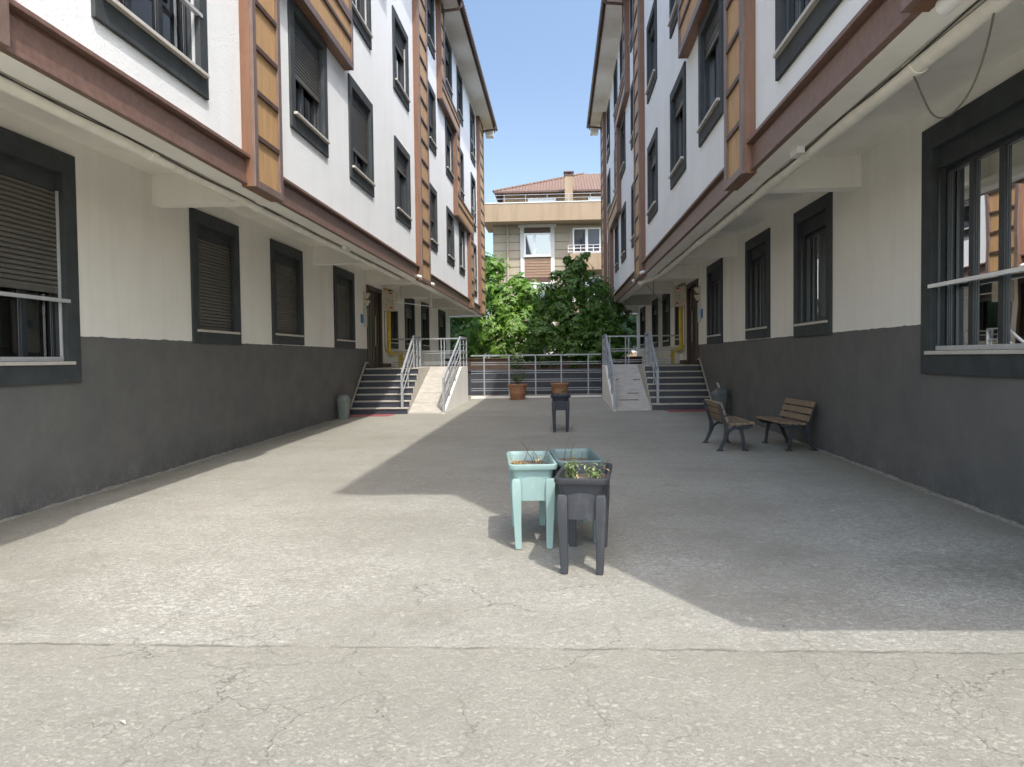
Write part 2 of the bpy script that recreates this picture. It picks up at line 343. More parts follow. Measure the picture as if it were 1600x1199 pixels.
def block(side):
    L = side == 'left'
    X = (lambda u: -3.78+u) if L else (lambda u: 2.29-u)
    W = -1.69 if L else -1.59                      # ground floor wall
    root = thing('apartment_building', 'white apartment block on the left with sunlit stucco, half-closed roller shutters and brown trim' if L
                 else 'shaded apartment block on the right with brown trim, behind the two benches', 'building', (X(W), Y0, 0))
    rr = random.Random(3 if L else 5)
    def B(m, u0, u1, y0, y1, z0, z1): return m.box(X(u0), X(u1), y0, y1, z0, z1)
    def part(m, name, mat, parent=root, **k): return m.build(name, mat, parent, **k)
    def flat_wall(name, mat, u, y0, y1, z0, z1, holes):
        ys = sorted({y0, y1, *[h[0] for h in holes], *[h[1] for h in holes]}); zs = sorted({z0, z1, *[h[2] for h in holes], *[h[3] for h in holes]})
        ys = [y for y in ys if y0 <= y <= y1]; zs = [z for z in zs if z0 <= z <= z1]; m = MB()
        for a, b in zip(ys, ys[1:]):
            for c, d in zip(zs, zs[1:]):
                yc, zc = (a+b)/2, (c+d)/2
                if any(h[0] < yc < h[1] and h[2] < zc < h[3] for h in holes): continue
                q = [(X(u), a, c), (X(u), b, c), (X(u), b, d), (X(u), a, d)]
                m.quad(*(q if not L else q[::-1]))
        return part(m, name, mat)
    # --- windows
    def window(u, y0, y1, z0, z1, fw, fb, shut, lights, kind, bar=False, sill_out=.085):
        m = MB(); a, b = .035, -.17
        B(m, u+b, u+a, y0, y0+fw, z0, z1); B(m, u+b, u+a, y1-fw, y1, z0, z1)
        B(m, u+b, u+a, y0+fw, y1-fw, z1-fw, z1); B(m, u+b, u+a, y0+fw, y1-fw, z0, z0+fb)
        win = part(m, 'window', M['frame'], bevel=.006)
        i0, i1, j0, j1 = y0+fw, y1-fw, z0+fb, z1-fw
        bx = .20
        m = MB(); B(m, u-.12, u-.045, i0, i1, j1-bx, j1); part(m, 'shutter_box', M['frame'], win)
        t = j1-bx; m = MB(); s = .05; ua, ub = u-.10, u-.155
        B(m, ua, ub, i0, i0+s, j0, t); B(m, ua, ub, i1-s, i1, j0, t); B(m, ua, ub, i0+s, i1-s, t-s, t); B(m, ua, ub, i0+s, i1-s, j0, j0+s)
        wd = (i1-i0)/lights
        for k in range(1, lights): B(m, ua+.004, ub, i0+k*wd-.045, i0+k*wd+.045, j0+s, t-s)
        if lights == 2 and rr.random() < .8:        # opening leaf has a deeper frame of its own
            k0 = i0+wd+.045 if rr.random() < .5 else i0+s; k1 = k0+wd-.045-s
            for q in ((k0, k0+.05, j0+s, t-s), (k1-.05, k1, j0+s, t-s), (k0+.05, k1-.05, t-s-.05, t-s), (k0+.05, k1-.05, j0+s, j0+s+.05)): B(m, ua+.012, ub+.01, *q)
        part(m, 'sash', M['sash'], win, bevel=.004)
        if L or True:
            m = MB()                                 # light rubber seals that catch the eye
            for k in range(lights):
                k0, k1 = i0+k*wd+.055, i0+(k+1)*wd-.055
                B(m, u-.117, u-.121, k0, k0+.004, j0+.06, t-.06); B(m, u-.117, u-.121, k1-.004, k1, j0+.06, t-.06)
                B(m, u-.117, u-.121, k0, k1, t-.066, t-.06)
            part(m, 'seal', M['seal'], win)
        m = MB(); m.quad((X(u-.128), i0+s, j0+s), (X(u-.128), i1-s, j0+s), (X(u-.128), i1-s, t-s), (X(u-.128), i0+s, t-s)); part(m, 'pane', M['glass'], win)
        m = MB(); c0, c1 = X(u-.165), X(u-1.0); v = [(c0,i0,j0),(c0,i1,j0),(c0,i1,t),(c0,i0,t),(c1,i0,j0),(c1,i1,j0),(c1,i1,t),(c1,i0,t)]
        m.add(v, [(4,5,6,7),(0,1,5,4),(3,2,6,7),(0,3,7,4),(1,2,6,5)]); part(m, 'interior', M['room'], win)
        # curtain: one or two drawn lengths
        if kind:
            spans = {1: [(i0, i0+.45*(i1-i0))], 2: [(i1-.5*(i1-i0), i1)], 3: [(i0, i0+.3*(i1-i0)), (i1-.3*(i1-i0), i1)], 4: [(i0, i1)]}[kind]
            m = MB()
            for a0, a1 in spans:
                n = max(6, int((a1-a0)/.022)); ph = rr.random()*6
                pts = [(u-.27+.022*math.sin(k*.95+ph)+.012*math.sin(k*.37+ph*2), a0+(a1-a0)*k/n) for k in range(n+1)]
                m.loft([[(X(p), y, z) for p, y in pts] for z in (j0+.03, t)], cap=False, closed=False)
            part(m, 'curtain', M['curtain'], win, smooth=True)
        if shut > 0:
            zb = t-(t-j0)*shut; m = MB(); p = .052; z = t; pr = []
            while z > zb:
                pr += [(u-.075, z), (u-.052, z-.008), (u-.045, z-p*.5), (u-.050, z-p*.80), (u-.075, z-p*.90)]; z -= p
            m.loft([[(X(a), y, zz) for a, zz in pr] for y in (i0+.015, i1-.015)], cap=False, closed=False)
            B(m, u-.045, u-.075, i0+.015, i1-.015, z-.035, z+.01); part(m, 'shutter', M['shutter'], win)
        rm = M['alu'] if L and (bar or rr.random() < .4) else M['sash']
        for q0, q1 in ((i0, i0+.014), (i1-.014, i1)): m = MB(); B(m, u-.02, u-.05, q0, q1, j0, t); part(m, 'shutter_rail', M['sash'] if q0 == i0 else rm, win)
        m = MB(); B(m, u-.10, u+sill_out, i0-.10, i1+.10, j0-.018, j0+.020); part(m, 'sill', M['sill'], win, bevel=.004)
        if bar:
            zc = j0+(.69 if z0 < 2 else .62)
            m = MB(); B(m, u+.0, u+.045, i0-.06, i1+.06, zc-.02, zc+.018); part(m, 'guard_bar', M['whitep'] if not L else M['alu'], win)
            if z0 < 2:
                m = MB(); B(m, u-.11, u-.0, i0+.02, i1-.02, j0+.024, j0+.07); part(m, 'sliding_track', M['alu'], win)
        return win
    holes_g = []
    for i, (y0, y1, z0, z1) in enumerate(GF):
        big = i == 0; fw = .235 if big else .20
        if L: shut = [.55, 1, 1, 1, .15, .2, .15, .2][i]; kind = [3, 0, 0, 0, 2, 1, 1, 2][i]
        else: shut = [0, 0, 0, 0, 0, .12, .1, .1][i]; kind = [3, 4, 1, 4, 2, 1, 1, 1][i]
        window(W, y0, y1, z0, z1, fw, .22 if big else .19, shut, 5 if big else (2 if y1-y0 > 1.5 else 1), kind, bar=big, sill_out=.06)
        holes_g.append((y0+fw-.03, y1-fw+.03, z0+.16, z1-fw+.03))
    dh = (DOOR[0]+.02, DOOR[1]-.02, -1, DOOR[3]-.02)
    # ground floor wall: charcoal up to 1.9 m before the door, cream elsewhere
    flat_wall('wall', M['cream'], W, Y0, Y1, 1.9, 4.13, holes_g+[dh])
    flat_wall('lower_wall', M['dark'], W, Y0, DOOR[0]+.02, -.4, 1.9, holes_g+[dh])
    flat_wall('lower_wall', M['cream'], W, DOOR[1]-.02, Y1, -.4, 1.9, holes_g)['label'] = 'cream lower wall beyond the door'
    rp_ = random.Random(21+L); m = MB()              # the roller's uneven upper edge of the charcoal paint
    for a, b in ((Y0, 5.45), (8.46, DOOR[0])):
        n = int((b-a)/.09); hs = [1.902+max(0, rp_.gauss(.003, .0035)) for _ in range(n+1)]
        m.loft([[(X(W+.0015), a+(b-a)*i/n, 1.895), (X(W+.0015), a+(b-a)*i/n, hs[i])] for i in range(n+1)], cap=False, closed=False)
    part(m, 'paint_edge', M['dark'])
    rm_ = random.Random(8+L); m = MB(); rings = []; y = Y0
    while y < 19.6:
        wd_, ht = rm_.uniform(.015, .05)*(1 if rm_.random() < .8 else 1.9), rm_.uniform(.008, .03); zz = zg(X(W), y)
        rings.append([(X(W-.01), y, zz-.05), (X(W+wd_), y, zz-.05), (X(W+wd_), y, zz+.003), (X(W+wd_*.5), y, zz+ht*.5), (X(W-.01), y, zz+ht)]); y += rm_.uniform(.05, .16)
    m.loft(rings); part(m, 'mortar_fillet', M['mortar'])
    # upper windows
    holes_u = []
    for fl in range(3):
        dz = 2.96*fl + (.02 if fl else 0)
        for key, (y0, y1) in COLS.items():
            z0, z1 = 4.92+dz, 6.80+dz
            h = rr.random()
            if L:
                shut = {'B0': .46, 'C0': .62, 'D0': .16, 'E0': .42, 'F0': .14, 'G0': .16, 'D1': .2, 'E1': .5, 'F1': .2}.get(key+str(fl), .15 if h < .5 else 0)
            else: shut = {'B0': .10, 'C0': .08, 'D0': .12}.get(key+str(fl), .1 if h < .3 else 0)
            kd = rr.choice([0, 1, 2, 3, 1]); kd = 1 if (key == 'B' and fl == 0) else kd
            window(0, y0, y1, z0, z1, .185, .22, shut, 2 if y1-y0 > 1.5 else 1, kd)
            holes_u.append((y0+.15, y1-.15, z0+.19, z1-.15))
        for key, (y0, y1) in TALL.items():
            z0, z1 = 4.42+dz, 6.76+dz
            window(0, y0, y1, z0, z1, .185, .22, 0, 3 if key == 'A' else 2, 1, bar=True)
            holes_u.append((y0+.15, y1-.15, z0+.19, z1-.15))
    flat_wall('upper_wall', M['white'], 0, Y0, Y1, 3.9, 13.0, holes_u)
    m = MB()                                           # rest of the shell
    for y in (Y0, Y1):
        m.quad((X(0), y, 3.73), (X(-11), y, 3.73), (X(-11), y, 13), (X(0), y, 13))
        m.quad((X(W), y, -.4), (X(-11), y, -.4), (X(-11), y, 3.73), (X(W), y, 3.73))
    m.quad((X(-11), Y0, -.4), (X(-11), Y1, -.4), (X(-11), Y1, 13), (X(-11), Y0, 13))
    m.quad((X(W-1.5), Y0+.02, 0), (X(W-1.5), Y1-.02, 0), (X(W-1.5), Y1-.02, 13), (X(W-1.5), Y0+.02, 13))
    part(m, 'end_wall', M['white'])
    # overhang: edge beam, slab underside and cross beams
    m = MB(); B(m, -.002, -.26, Y0+.01, Y1-.01, 3.73, 4.2); part(m, 'edge_beam', M['soffit'], bevel=.01)
    m = MB(); m.quad((X(-.25), Y0, 4.13), (X(W), Y0, 4.13), (X(W), Y1, 4.13), (X(-.25), Y1, 4.13)); part(m, 'overhang_ceiling', M['soffit'])
    for yb, z0 in ((3.4, 3.73), (10.15, 3.725), (16.95, 3.745), (21.6, 3.745), (26.45, 3.725), (32.45, 3.73), (Y1-.27, 3.74)):
        m = MB(); B(m, -.25, W, yb, yb+.26, z0, 4.14); part(m, 'beam', M['soffit'], bevel=.008)
    # brown metal band along the foot of the facade
    m = MB(); B(m, .0, .045, Y0-.02, Y1, 3.765, 4.0); B(m, .0, .062, Y0-.02, Y1, 3.728, 3.765); B(m, .0, .105, Y0-.02, Y1, 4.035, 4.075); B(m, 0, .03, Y0-.02, Y1, 4.0, 4.035)
    part(m, 'band', M['band'], bevel=.004)
    # pilasters and the stepped brown boxes
    def pilaster(y0, y1, z0, z1, d=.165, step=.545, e=.0):
        m = MB(); B(m, -.01, d-.045, y0, y1, z0, z1)
        t = .11 if y1-y0 > .7 else .09; t = t*1.25 if y1-y0 > 1.2 else t
        p = part(m, 'pilaster', M['brown'], bevel=.004); m = MB()
        B(m, d-.045, d, y0+.002, y0+t, z0, z1); B(m, d-.045, d, y1-t, y1, z0, z1); B(m, d-.045, d, y0+t, y1-t, z0, z0+.09); B(m, d-.045, d, y0+t, y1-t, z1-.07, z1)
        part(m, 'front_trim', M['trim'], p, bevel=.004)
        m = MB(); B(m, d-.046, d-.034, y0+t, y1-t, z0+.09, z1-.07); part(m, 'panel', M['tan'], p)
        z = z0+.62+e
        while z < z1-.2: m = MB(); B(m, d-.036, d-.004, y0+t, y1-t, z-.028, z+.028); part(m, 'crossbar', M['slot'], p); z += step
        return p
    def hbox(y0, y1, z0, z1, d=.17):
        m = MB(); B(m, -.01, d-.04, y0, y1, z0, z1); p = part(m, 'trim_box', M['brown'], bevel=.004); m = MB()
        B(m, d-.04, d, y0, y1, z0, z0+.12); B(m, d-.04, d, y0, y1, z1-.07, z1); B(m, d-.04, d, y0, y0+.10, z0+.12, z1-.07); B(m, d-.04, d, y1-.10, y1, z0+.12, z1-.07)
        part(m, 'front_trim', M['trim'], p, bevel=.004)
        m = MB(); B(m, d-.041, d-.03, y0+.10, y1-.10, z0+.12, z1-.07); part(m, 'panel', M['tan'], p)
        m = MB(); zc = (z0+.12+z1-.07)/2+.05; B(m, d-.032, d-.003, y0+.10, y1-.10, zc-.03, zc+.03); part(m, 'crossbar', M['slot'], p)
    TOP = 12.95
    pilaster(Y0+.05, 4.97, 3.70, TOP)
    pilaster(9.12, 10.06, 3.70, 6.76); hbox(9.10, 13.74, 6.77, 7.64)
    pilaster(12.86, 13.72, 7.65, 9.80); hbox(12.85, 17.0, 9.81, 10.55); pilaster(16.15, 16.98, 10.56, TOP)
    pilaster(20.42, 21.82, 3.70, TOP, e=-.06)
    pilaster(24.45, 25.28, 10.56, TOP); hbox(24.44, 28.94, 9.83, 10.55); pilaster(28.0, 28.92, 7.66, 9.82)
    hbox(27.98, 33.2, 6.80, 7.65); pilaster(32.1, 33.18, 3.70, 6.79)
    pilaster(36.3, Y1-.02, 3.70, TOP)
    # roof
    ov = .66; g0, g1 = 1.17, .66
    m = MB(); m.quad((X(ov), Y0-g0, 12.95), (X(-11), Y0-g0, 12.95), (X(-11), Y1+g1, 12.95), (X(ov), Y1+g1, 12.95)); so_ = None
    roof = MB()
    a0, a1, a2, a3 = (X(ov+.04), Y0-g0-.04, 13.13), (X(-11.7), Y0-g0-.04, 13.13), (X(-11.7), Y1+g1+.04, 13.13), (X(ov+.04), Y1+g1+.04, 13.13)
    r0, r1 = (X(-5.5), Y0+5, 15.4), (X(-5.5), Y1-5, 15.4)
    roof.add([a0, a1, a2, a3, r0, r1], [(0,1,4),(1,2,5,4),(2,3,5),(3,0,4,5)])
    rf = part(roof, 'roof', M['tiles'])
    part(m, 'eave_soffit', M['soffit'], rf)
    m = MB(); B(m, ov, ov+.03, Y0-g0, Y1+g1, 12.93, 13.12); B(m, ov, -11, Y0-g0-.03, Y0-g0, 12.93, 13.12); B(m, ov, -11, Y1+g1, Y1+g1+.03, 12.93, 13.12)
    part(m, 'fascia', M['gutter'], rf)
    m = MB(); ys = [Y0-g0, Y1+g1]
    m.loft([[(X(ov+.095+.065*math.cos(t)), y, 13.06-.075*math.sin(t)) for t in [math.pi*k/8 for k in range(9)]] for y in ys], cap=False, closed=False)
    part(m, 'gutter', M['gutter'], rf, smooth=True)
    m = MB(); y = Y0-g0+.1                             # rounded tile noses over the gutter
    while y < Y1+g1:
        m.tube([(X(ov+.13), y, 13.15), (X(ov-.6), y, 13.42)], .055, 6); y += .24
    part(m, 'tile_edge', M['tiles'], rf, smooth=True)
    m = MB(); B(m, .25, ov-.03, Y1+.10, Y1+g1-.05, 12.62, 12.95); part(m, 'eave_block', M['soffit'], rf)
    for yy in (24.9, Y1-.25):                          # rainwater pipes crossing under the eave
        m = MB(); m.tube([(X(ov+.09), yy, 13.0), (X(ov+.09), yy, 12.86), (X(ov+.03), yy, 12.80), (X(.12), yy, 12.74), (X(.07), yy, 12.68), (X(.07), yy, 12.4)], .05, 8); part(m, 'downpipe', M['gutter'], rf, smooth=True)
    # corner gutter and downpipe at the far end of the overhang
    m = MB(); m.tube([(X(.05), Y1+.06, 3.70), (X(W-.05), Y1+.06, 3.68), (X(W-.02), Y1+.07, 3.60), (X(W-.02), Y1+.07, .2)], .055, 8); part(m, 'downpipe', M['pipe'], smooth=True)
    # pipe under the edge beam
    up = -.35; m = MB(); pz = lambda y: 3.715+.006*math.sin(y*.9)
    pts = [(X(up), y, pz(y)) for y in np.arange(3.2, 20.4, 1.1)]
    if not L: pts += [(X(up), 20.9, 3.745), (X(up+.06), 21.3, 3.735), (X(up+.42), 21.5, 3.62)]
    m.tube(pts, .068, 14); pp = part(m, 'drain_pipe', M['pipe'], smooth=True)
    for y in ((4.4, 7.6, 10.4, 13.6, 16.8, 19.8) if L else (5.85, 8.35, 11.4, 14.6, 18.0)):
        m = MB(); m.tube([(X(up), y, pz(y)), (X(up), y+.11, pz(y))], .077, 14)
        m.tube([(X(up), y+.04, pz(y)+.05), (X(up), y+.04, 3.98)], .008, 5); part(m, 'pipe_collar', M['pipe'], pp, smooth=True)
    if not L:
        m = MB(); m.tube([(X(-.02), 2.2, 3.66), (X(-.02), 4.80, 3.66)], .055, 12); part(m, 'drain_pipe', M['whitep'], smooth=True)
    # thin cable clipped beside it
    m = MB(); m.tube([(X(-.272-.006*math.sin(y*2.1)), y, 3.735-.028*abs(math.sin(y*1.3))) for y in np.arange(3.3, 20.3, .35)], .006, 5); part(m, 'cable', M['cable'], smooth=True)
    m = MB(); m.tube([(X(-.285), y, 3.74-.035*abs(math.sin(y*.8+1))) for y in np.arange(3.3, 20.3, .35)], .005, 5); part(m, 'cable', M['gcable'], smooth=True)
    if not L:                                         # cable loop hanging from the pipe
        m = MB(); m.tube(spline([(X(-.33), 6.05, 3.84), (X(-.34), 5.9, 3.62), (X(-.33), 5.62, 3.28), (X(-.33), 5.38, 3.185), (X(-.34), 5.14, 3.26), (X(-.35), 4.98, 3.45), (X(-.35), 4.85, 3.72)], 6), .0068, 5)
        m.tube(spline([(X(-.33), 6.02, 3.80), (X(-.42), 5.96, 3.70), (X(-.46), 5.9, 3.73), (X(-.40), 5.86, 3.84)], 5), .005, 5)
        part(m, 'cable', M['gcable'], smooth=True)
        m = MB(); m.tube(spline([(X(-.35), 23.2, 3.72), (X(-.9), 24.0, 3.22), (X(-1.2), 24.6, 3.15), (X(-1.5), 25.2, 3.35), (X(W+.02), 25.6, 3.5)], 5), .008, 5)
        m.tube([(X(-.35), 21.6, 3.72), (X(-.36), 21.75, 3.2)], .008, 5); part(m, 'cable', M['gcable'], smooth=True)
    else:
        m = MB(); m.tube([(X(W+.37), 24.0, 3.40), (X(-.22), 24.0, 3.24), (X(-.20), 24.0, 3.26), (X(-.20), 24.0, 3.74)], .016, 6); part(m, 'conduit', M['whitep'])
    # small boxes and cameras on the edge beam
    m = MB(); B(m, -.16, -.24, 8.1 if not L else 14.2, 8.35 if not L else 14.5, 3.66, 3.73); part(m, 'junction_box', M['whitep'], bevel=.008)
    for yy in (20.3, 22.4):
        m = MB(); m.tube([(X(.06), yy, 3.80), (X(.17), yy-.03, 3.76)], .04, 8); m.tube([(X(.0), yy+.02, 3.84), (X(.09), yy, 3.80)], .015, 6); part(m, 'security_camera', M['whitep'], smooth=True)
    # entrance door
    y0, y1, z0, z1 = DOOR
    m = MB(); B(m, W-.14, W+.03, y0, y0+.13, z0, z1); B(m, W-.14, W+.03, y1-.13, y1, z0, z1); B(m, W-.14, W+.03, y0+.13, y1-.13, z1-.13, z1)
    d = part(m, 'door', M['door'], bevel=.006)
    ym = y0+.13+(y1-y0-.26)*.64
    for a, b in ((y0+.13, ym), (ym+.01, y1-.13)):
        m = MB(); B(m, W-.12, W-.06, a, b, z0+.01, z1-.13)
        n = 3 if b-a > .8 else 2
        for k in range(n):
            c0 = a+.07+(b-a-.07)*k/n; B(m, W-.06, W-.035, c0, c0+(b-a-.14)/n-.05, z0+.12, z1-.25)
        part(m, 'door_leaf', M['door'], d, bevel=.006)
    m = MB(); m.tube([(X(W-.005), ym-.10, 2.0), (X(W-.005), ym-.10, 2.9)], .015, 8); part(m, 'handle', M['steel'], d, smooth=True)
    m = MB(); m.quad((X(W-.15), y0, z0-.1), (X(W-.15), y1, z0-.1), (X(W-.15), y1, z1), (X(W-.15), y0, z1)); part(m, 'door_backing', M['room'], d)
    # fittings before the door
    m = MB(); B(m, W, W+.05, 21.33, 21.60, 2.52, 3.06); part(m, 'intercom_panel', M['alu'], bevel=.008)
    m = MB(); B(m, W, W+.022, 21.05, 21.28, 2.62, 2.86); part(m, 'address_plate', M['blue'])
    m = MB(); B(m, W, W+.03, 21.35, 21.55, 3.08, 3.5)
    for z in (3.12, 3.32): m.loft([[(X(W+.02), 21.38, z), (X(W+.02), 21.56, z), (X(W+.02+e_), 21.56, z), (X(W+.02+e_), 21.38, z)] if False else [(X(W+.03), 21.37, z+q), (X(W+.03), 21.55, z+q), (X(W+.03+e_), 21.55, z+q), (X(W+.03+e_), 21.37, z+q)] for q, e_ in ((0, .06), (.14, .13))])
    part(m, 'wall_light', M['cabinet'])
    # gas cabinet with its yellow pipes
    m = MB(); B(m, W+.002, W+.38, 23.78, 24.24, 3.12, 3.72); gb = part(m, 'gas_cabinet', M['cabinet'], bevel=.01)
    m = MB(); B(m, W+.03, W+.35, 23.765, 23.781, 3.15, 3.69); part(m, 'cabinet_door', M['cabinet'], gb, bevel=.004)
    m = MB(); B(m, W+.20, W+.31, 23.758, 23.766, 3.60, 3.67); B(m, W+.23, W+.31, 23.758, 23.766, 3.18, 3.23); part(m, 'sticker', M['red'], gb)
    m = MB(); B(m, W+.205, W+.305, 23.756, 23.759, 3.60, 3.622); part(m, 'sticker', M['whitep'], gb)
    m = MB()
    for a, b in ((.19, 3.42), (.22, 3.35), (.30, 3.41), (.10, 3.30)): B(m, W+a, W+a+.022, 23.757, 23.766, b, b+.03)
    part(m, 'cabinet_lock', M['slot'], gb)
    m = MB(); m.tube(spline([(X(W+.13), 24.0, 3.12), (X(W+.13), 24.0, 2.5), (X(W+.12), 24.0, 1.95), (X(W+.12), 24.05, 1.84), (X(W+.12), 24.2, 1.80), (X(W+.12), 24.6, 1.80)], 4), .062, 10)
    m.tube([(X(W+.12), 24.6, 1.80), (X(W+.12), 26.2, 1.80)], .045, 8)
    m.tube([(X(W+.12), 24.0, 3.70), (X(W+.12), 24.0, 3.80), (X(W+.0), 24.0, 3.82)], .03, 8)
    gp = part(m, 'gas_pipe', M['yellow'], smooth=True)
    m = MB()
    for y in (25.5, 25.7, 25.9, 26.1): m.tube([(X(W+.12), y, 1.80), (X(W+.12), y, 1.25)], .018, 6); m.tube([(X(W+.12), y, 1.62), (X(W+.19), y, 1.60)], .022, 6)
    part(m, 'branch_pipe', M['yellow'], gp, smooth=True)
    m = MB(); m.tube([(X(W+.03), 23.85, 3.12), (X(W+.03), 23.85, 1.95), (X(W+.05), 23.9, 1.85)], .012, 6); part(m, 'cable', M['gcable'], gp)
    m = MB(); B(m, W+.0, W+.05, 24.55, 25.15, 1.40, 1.66); part(m, 'meter_hatch', M['cream'], bevel=.006)
    m = MB(); B(m, W+.01, W+.14, 23.62, 24.2, 1.352, 1.47); part(m, 'door_plinth', M['slot'])
    return root, X, W

M['mortar'] = simple('rough_mortar', (.24, .23, .20), .95, .35, 20, .6, 60)
def tiles_mat():
    k = NM('clay_roof_tiles'); X_, Y_, Z_ = k.sep()
    wv = k.node('ShaderNodeTexWave', bands_direction='X'); wv.inputs['Scale'].default_value = 1.6; k.link(k.co(), wv.inputs[0])
    wy = k.node('ShaderNodeTexWave', bands_direction='Y', wave_profile='SAW'); wy.inputs['Scale'].default_value = .95; k.link(k.co(), wy.inputs[0])
    c = k.mix(k.ramp(k.noise(9, 5, .7), .3, .7), (.115, .070, .052), (.19, .122, .088))
    c = k.mix(k.math('MULTIPLY', k.ramp(wy.outputs['Fac'], .85, 1), .55), c, (.09, .045, .03))
    k.color(c); k.b.inputs['Roughness'].default_value = .85; k.bump(k.math('ADD', wv.outputs['Fac'], wy.outputs['Fac']), .8, .05); return k.m
M['tiles'] = tiles_mat()
blkL, XL, WL_ = block('left')
blkR, XR, WR_ = block('right')

# ------------------------------------------------------------------ entrance steps, ramps, railings
def entrance(side):
    L = side == 'left'
    wx = -5.47 if L else 3.88; s = 1 if L else -1
    X = lambda q: wx + s*q                                # q: distance from the ground-floor wall
    T = 1.35; yb = 19.78; tr = .272; sw = 1.52
    g = zg(X(.8), yb); rise = (T-g)/7
    st = thing('entrance_steps', 'seven dark-risered marble steps up to the %s block door' % side, 'steps', (X(.8), yb, g), 0, 'entrance steps')
    for i in range(7):
        y0 = yb+i*tr; z1 = g+(i+1)*rise
        m = MB(); m.box(X(.03), X(sw), y0+.025, 22.0 if i == 6 else y0+tr+.03, g-.1, z1-.032); m.build('riser', M['granite'], st)
        m = MB(); m.box(X(.0), X(sw), y0-.005, (y0+tr+.02) if i < 6 else 22.0, z1-.032, z1); m.build('tread', M['tile'], st, bevel=.005)
    m = MB(); m.box(X(0), X(1.535), 22.0, 24.9, g-.1, T); m.box(X(1.535), X(2.44), 23.305, 24.9, g-.1, T); m.build('landing', M['tile'], st)
    m = MB()
    for i in range(7): m.box(X(sw+.001), X(sw+.014), yb+i*tr+.02, (yb+(i+1)*tr+.02) if i < 6 else 22.0, g-.1, g+(i+1)*rise-.03)
    m.build('cheek', M['tile'], st)
    m = MB(); m.bar((X(.02), yb-.05, g+.16), (X(.02), 21.45, T+.16), .03, .05); m.bar((X(.02), 21.45, T+.16), (X(.02), 21.68, T+.16), .03, .05); m.build('wall_trim', M['tile'], st)
    # ramp
    r0, r1 = 1.545, 2.44; yr0, yr1 = 19.75, 22.0
    yr1 = 23.3
    gl = zg(X(2), yr0)
    rp = thing('wheelchair_ramp', 'steep cream tiled ramp beside the %s entrance steps' % side, 'ramp', (X(2), yr0, gl), 0, 'entrance ramps')
    m = MB(); n = 5
    for i in range(n):                                     # tiled surface in courses
        a = i/n; b = (i+1)/n - .006; ya, yb_ = yr0+(yr1-yr0)*a, yr0+(yr1-yr0)*b; za, zb = gl+.03+(T+.006-gl-.03)*a, gl+.03+(T+.006-gl-.03)*b
        xa, xb = X(r0), X(r1)
        m.add([(xa,ya,za-.04),(xb,ya,za-.04),(xb,yb_,zb-.04),(xa,yb_,zb-.04),(xa,ya,za),(xb,ya,za),(xb,yb_,zb),(xa,yb_,zb)],
              [(0,3,2,1),(4,5,6,7),(0,1,5,4),(1,2,6,5),(2,3,7,6),(3,0,4,7)])
    m.build('tile_course', M['tile'], rp)
    def wedge(q0, q1, lift):
        m = MB(); xa, xb = X(q0), X(q1)
        m.add([(xa,yr0,gl-.1),(xb,yr0,gl-.1),(xb,yr1,gl-.1),(xa,yr1,gl-.1),(xa,yr0,gl+lift),(xb,yr0,gl+lift),(xb,yr1,T-.03+lift),(xa,yr1,T-.03+lift)],
              [(0,3,2,1),(4,5,6,7),(0,1,5,4),(1,2,6,5),(2,3,7,6),(3,0,4,7)]); return m
    wedge(r0+.002, r1-.002, .0).build('ramp_body', M['cream'], rp)
    if L:
        m = wedge(r1, 2.50, .015); m.box(X(r1), X(2.50), yr1, 24.9, gl-.1, T-.01); m.build('side_wall', M['cream'], rp)
    else:
        m = wedge(r1, 2.50, .015); m.box(X(r1), X(2.50), yr1, 24.9, gl-.1, T-.01); m.build('side_wall', M['cream'], rp)
    m = MB()
    for a, q0, q1 in (((.32, 1.75, 2.05), (.18, 1.8, 2.3), (.62, 1.6, 1.8), (.62, 2.2, 2.4)) if not L else ()):
        y = yr0+(yr1-yr0)*a; z = gl+.036+(T+.006-gl-.03)*a; m.box(X(q0), X(q1), y, y+.03, z-.02, z+.012)
    if not L: m.build('grip_strip', M['slot'], rp)
    # railing between steps and ramp, then along the landing
    def rail_run(pts, posts, hs, root, base=None):
        for k, h in enumerate(hs):
            m = MB()
            for a, b in zip(pts, pts[1:]):
                w_ = .05 if k == 0 else .022
                m.bar((a[0], a[1], a[2]+h), (b[0], b[1], b[2]+h), w_, .045 if k == 0 else .022)
            m.build('top_rail' if k == 0 else 'rail', M['steel'], root)
        for p, th in posts:
            m = MB(); m.box(p[0]-th/2, p[0]+th/2, p[1]-th/2, p[1]+th/2, p[2], p[2]+hs[0]); m.build('post', M['steel'], root)
    q = 1.36
    rt = thing('step_railing', 'grey steel railing rising between the steps and ramp of the %s entrance' % side, 'railing', (X(q), yb, g), 0, 'grey steel railings')
    A = (X(q), yb+.13, g+rise); Bp = (X(q), 21.62, T); C = (X(q), 22.6, T)
    rail_run([A, Bp, C], [(A, .06), (Bp, .035), ((X(q), 20.75, g+rise*4), .03), ((X(q), 22.1, T), .03), ((X(q), 22.6, T), .05), ((X(q)-.09*s, 22.6, T), .05)], [.90, .60, .34], rt)
    ro = thing('ramp_railing', 'grey steel railing along the outer edge of the %s ramp' % side, 'railing', (X(2.46), yr0, gl), 0, 'grey steel railings')
    q2 = 2.47; A = (X(q2), yr0+.05, gl); Bp = (X(q2), yr1, T); C = (X(q2), 24.86, T)
    rail_run([A, Bp, C], [(A, .06), ((X(q2), yr0+1.2, gl+.38), .03), ((X(q2), yr0+2.35, gl+.76), .03), (Bp, .035), ((X(q2), 24.1, T), .03), (C, .04)], [.90, .68, .46, .24], ro)
    rb = thing('landing_railing', 'grey steel railing across the back of the %s entrance landing' % side, 'railing', (X(1.2), 24.86, T), 0, 'grey steel railings')
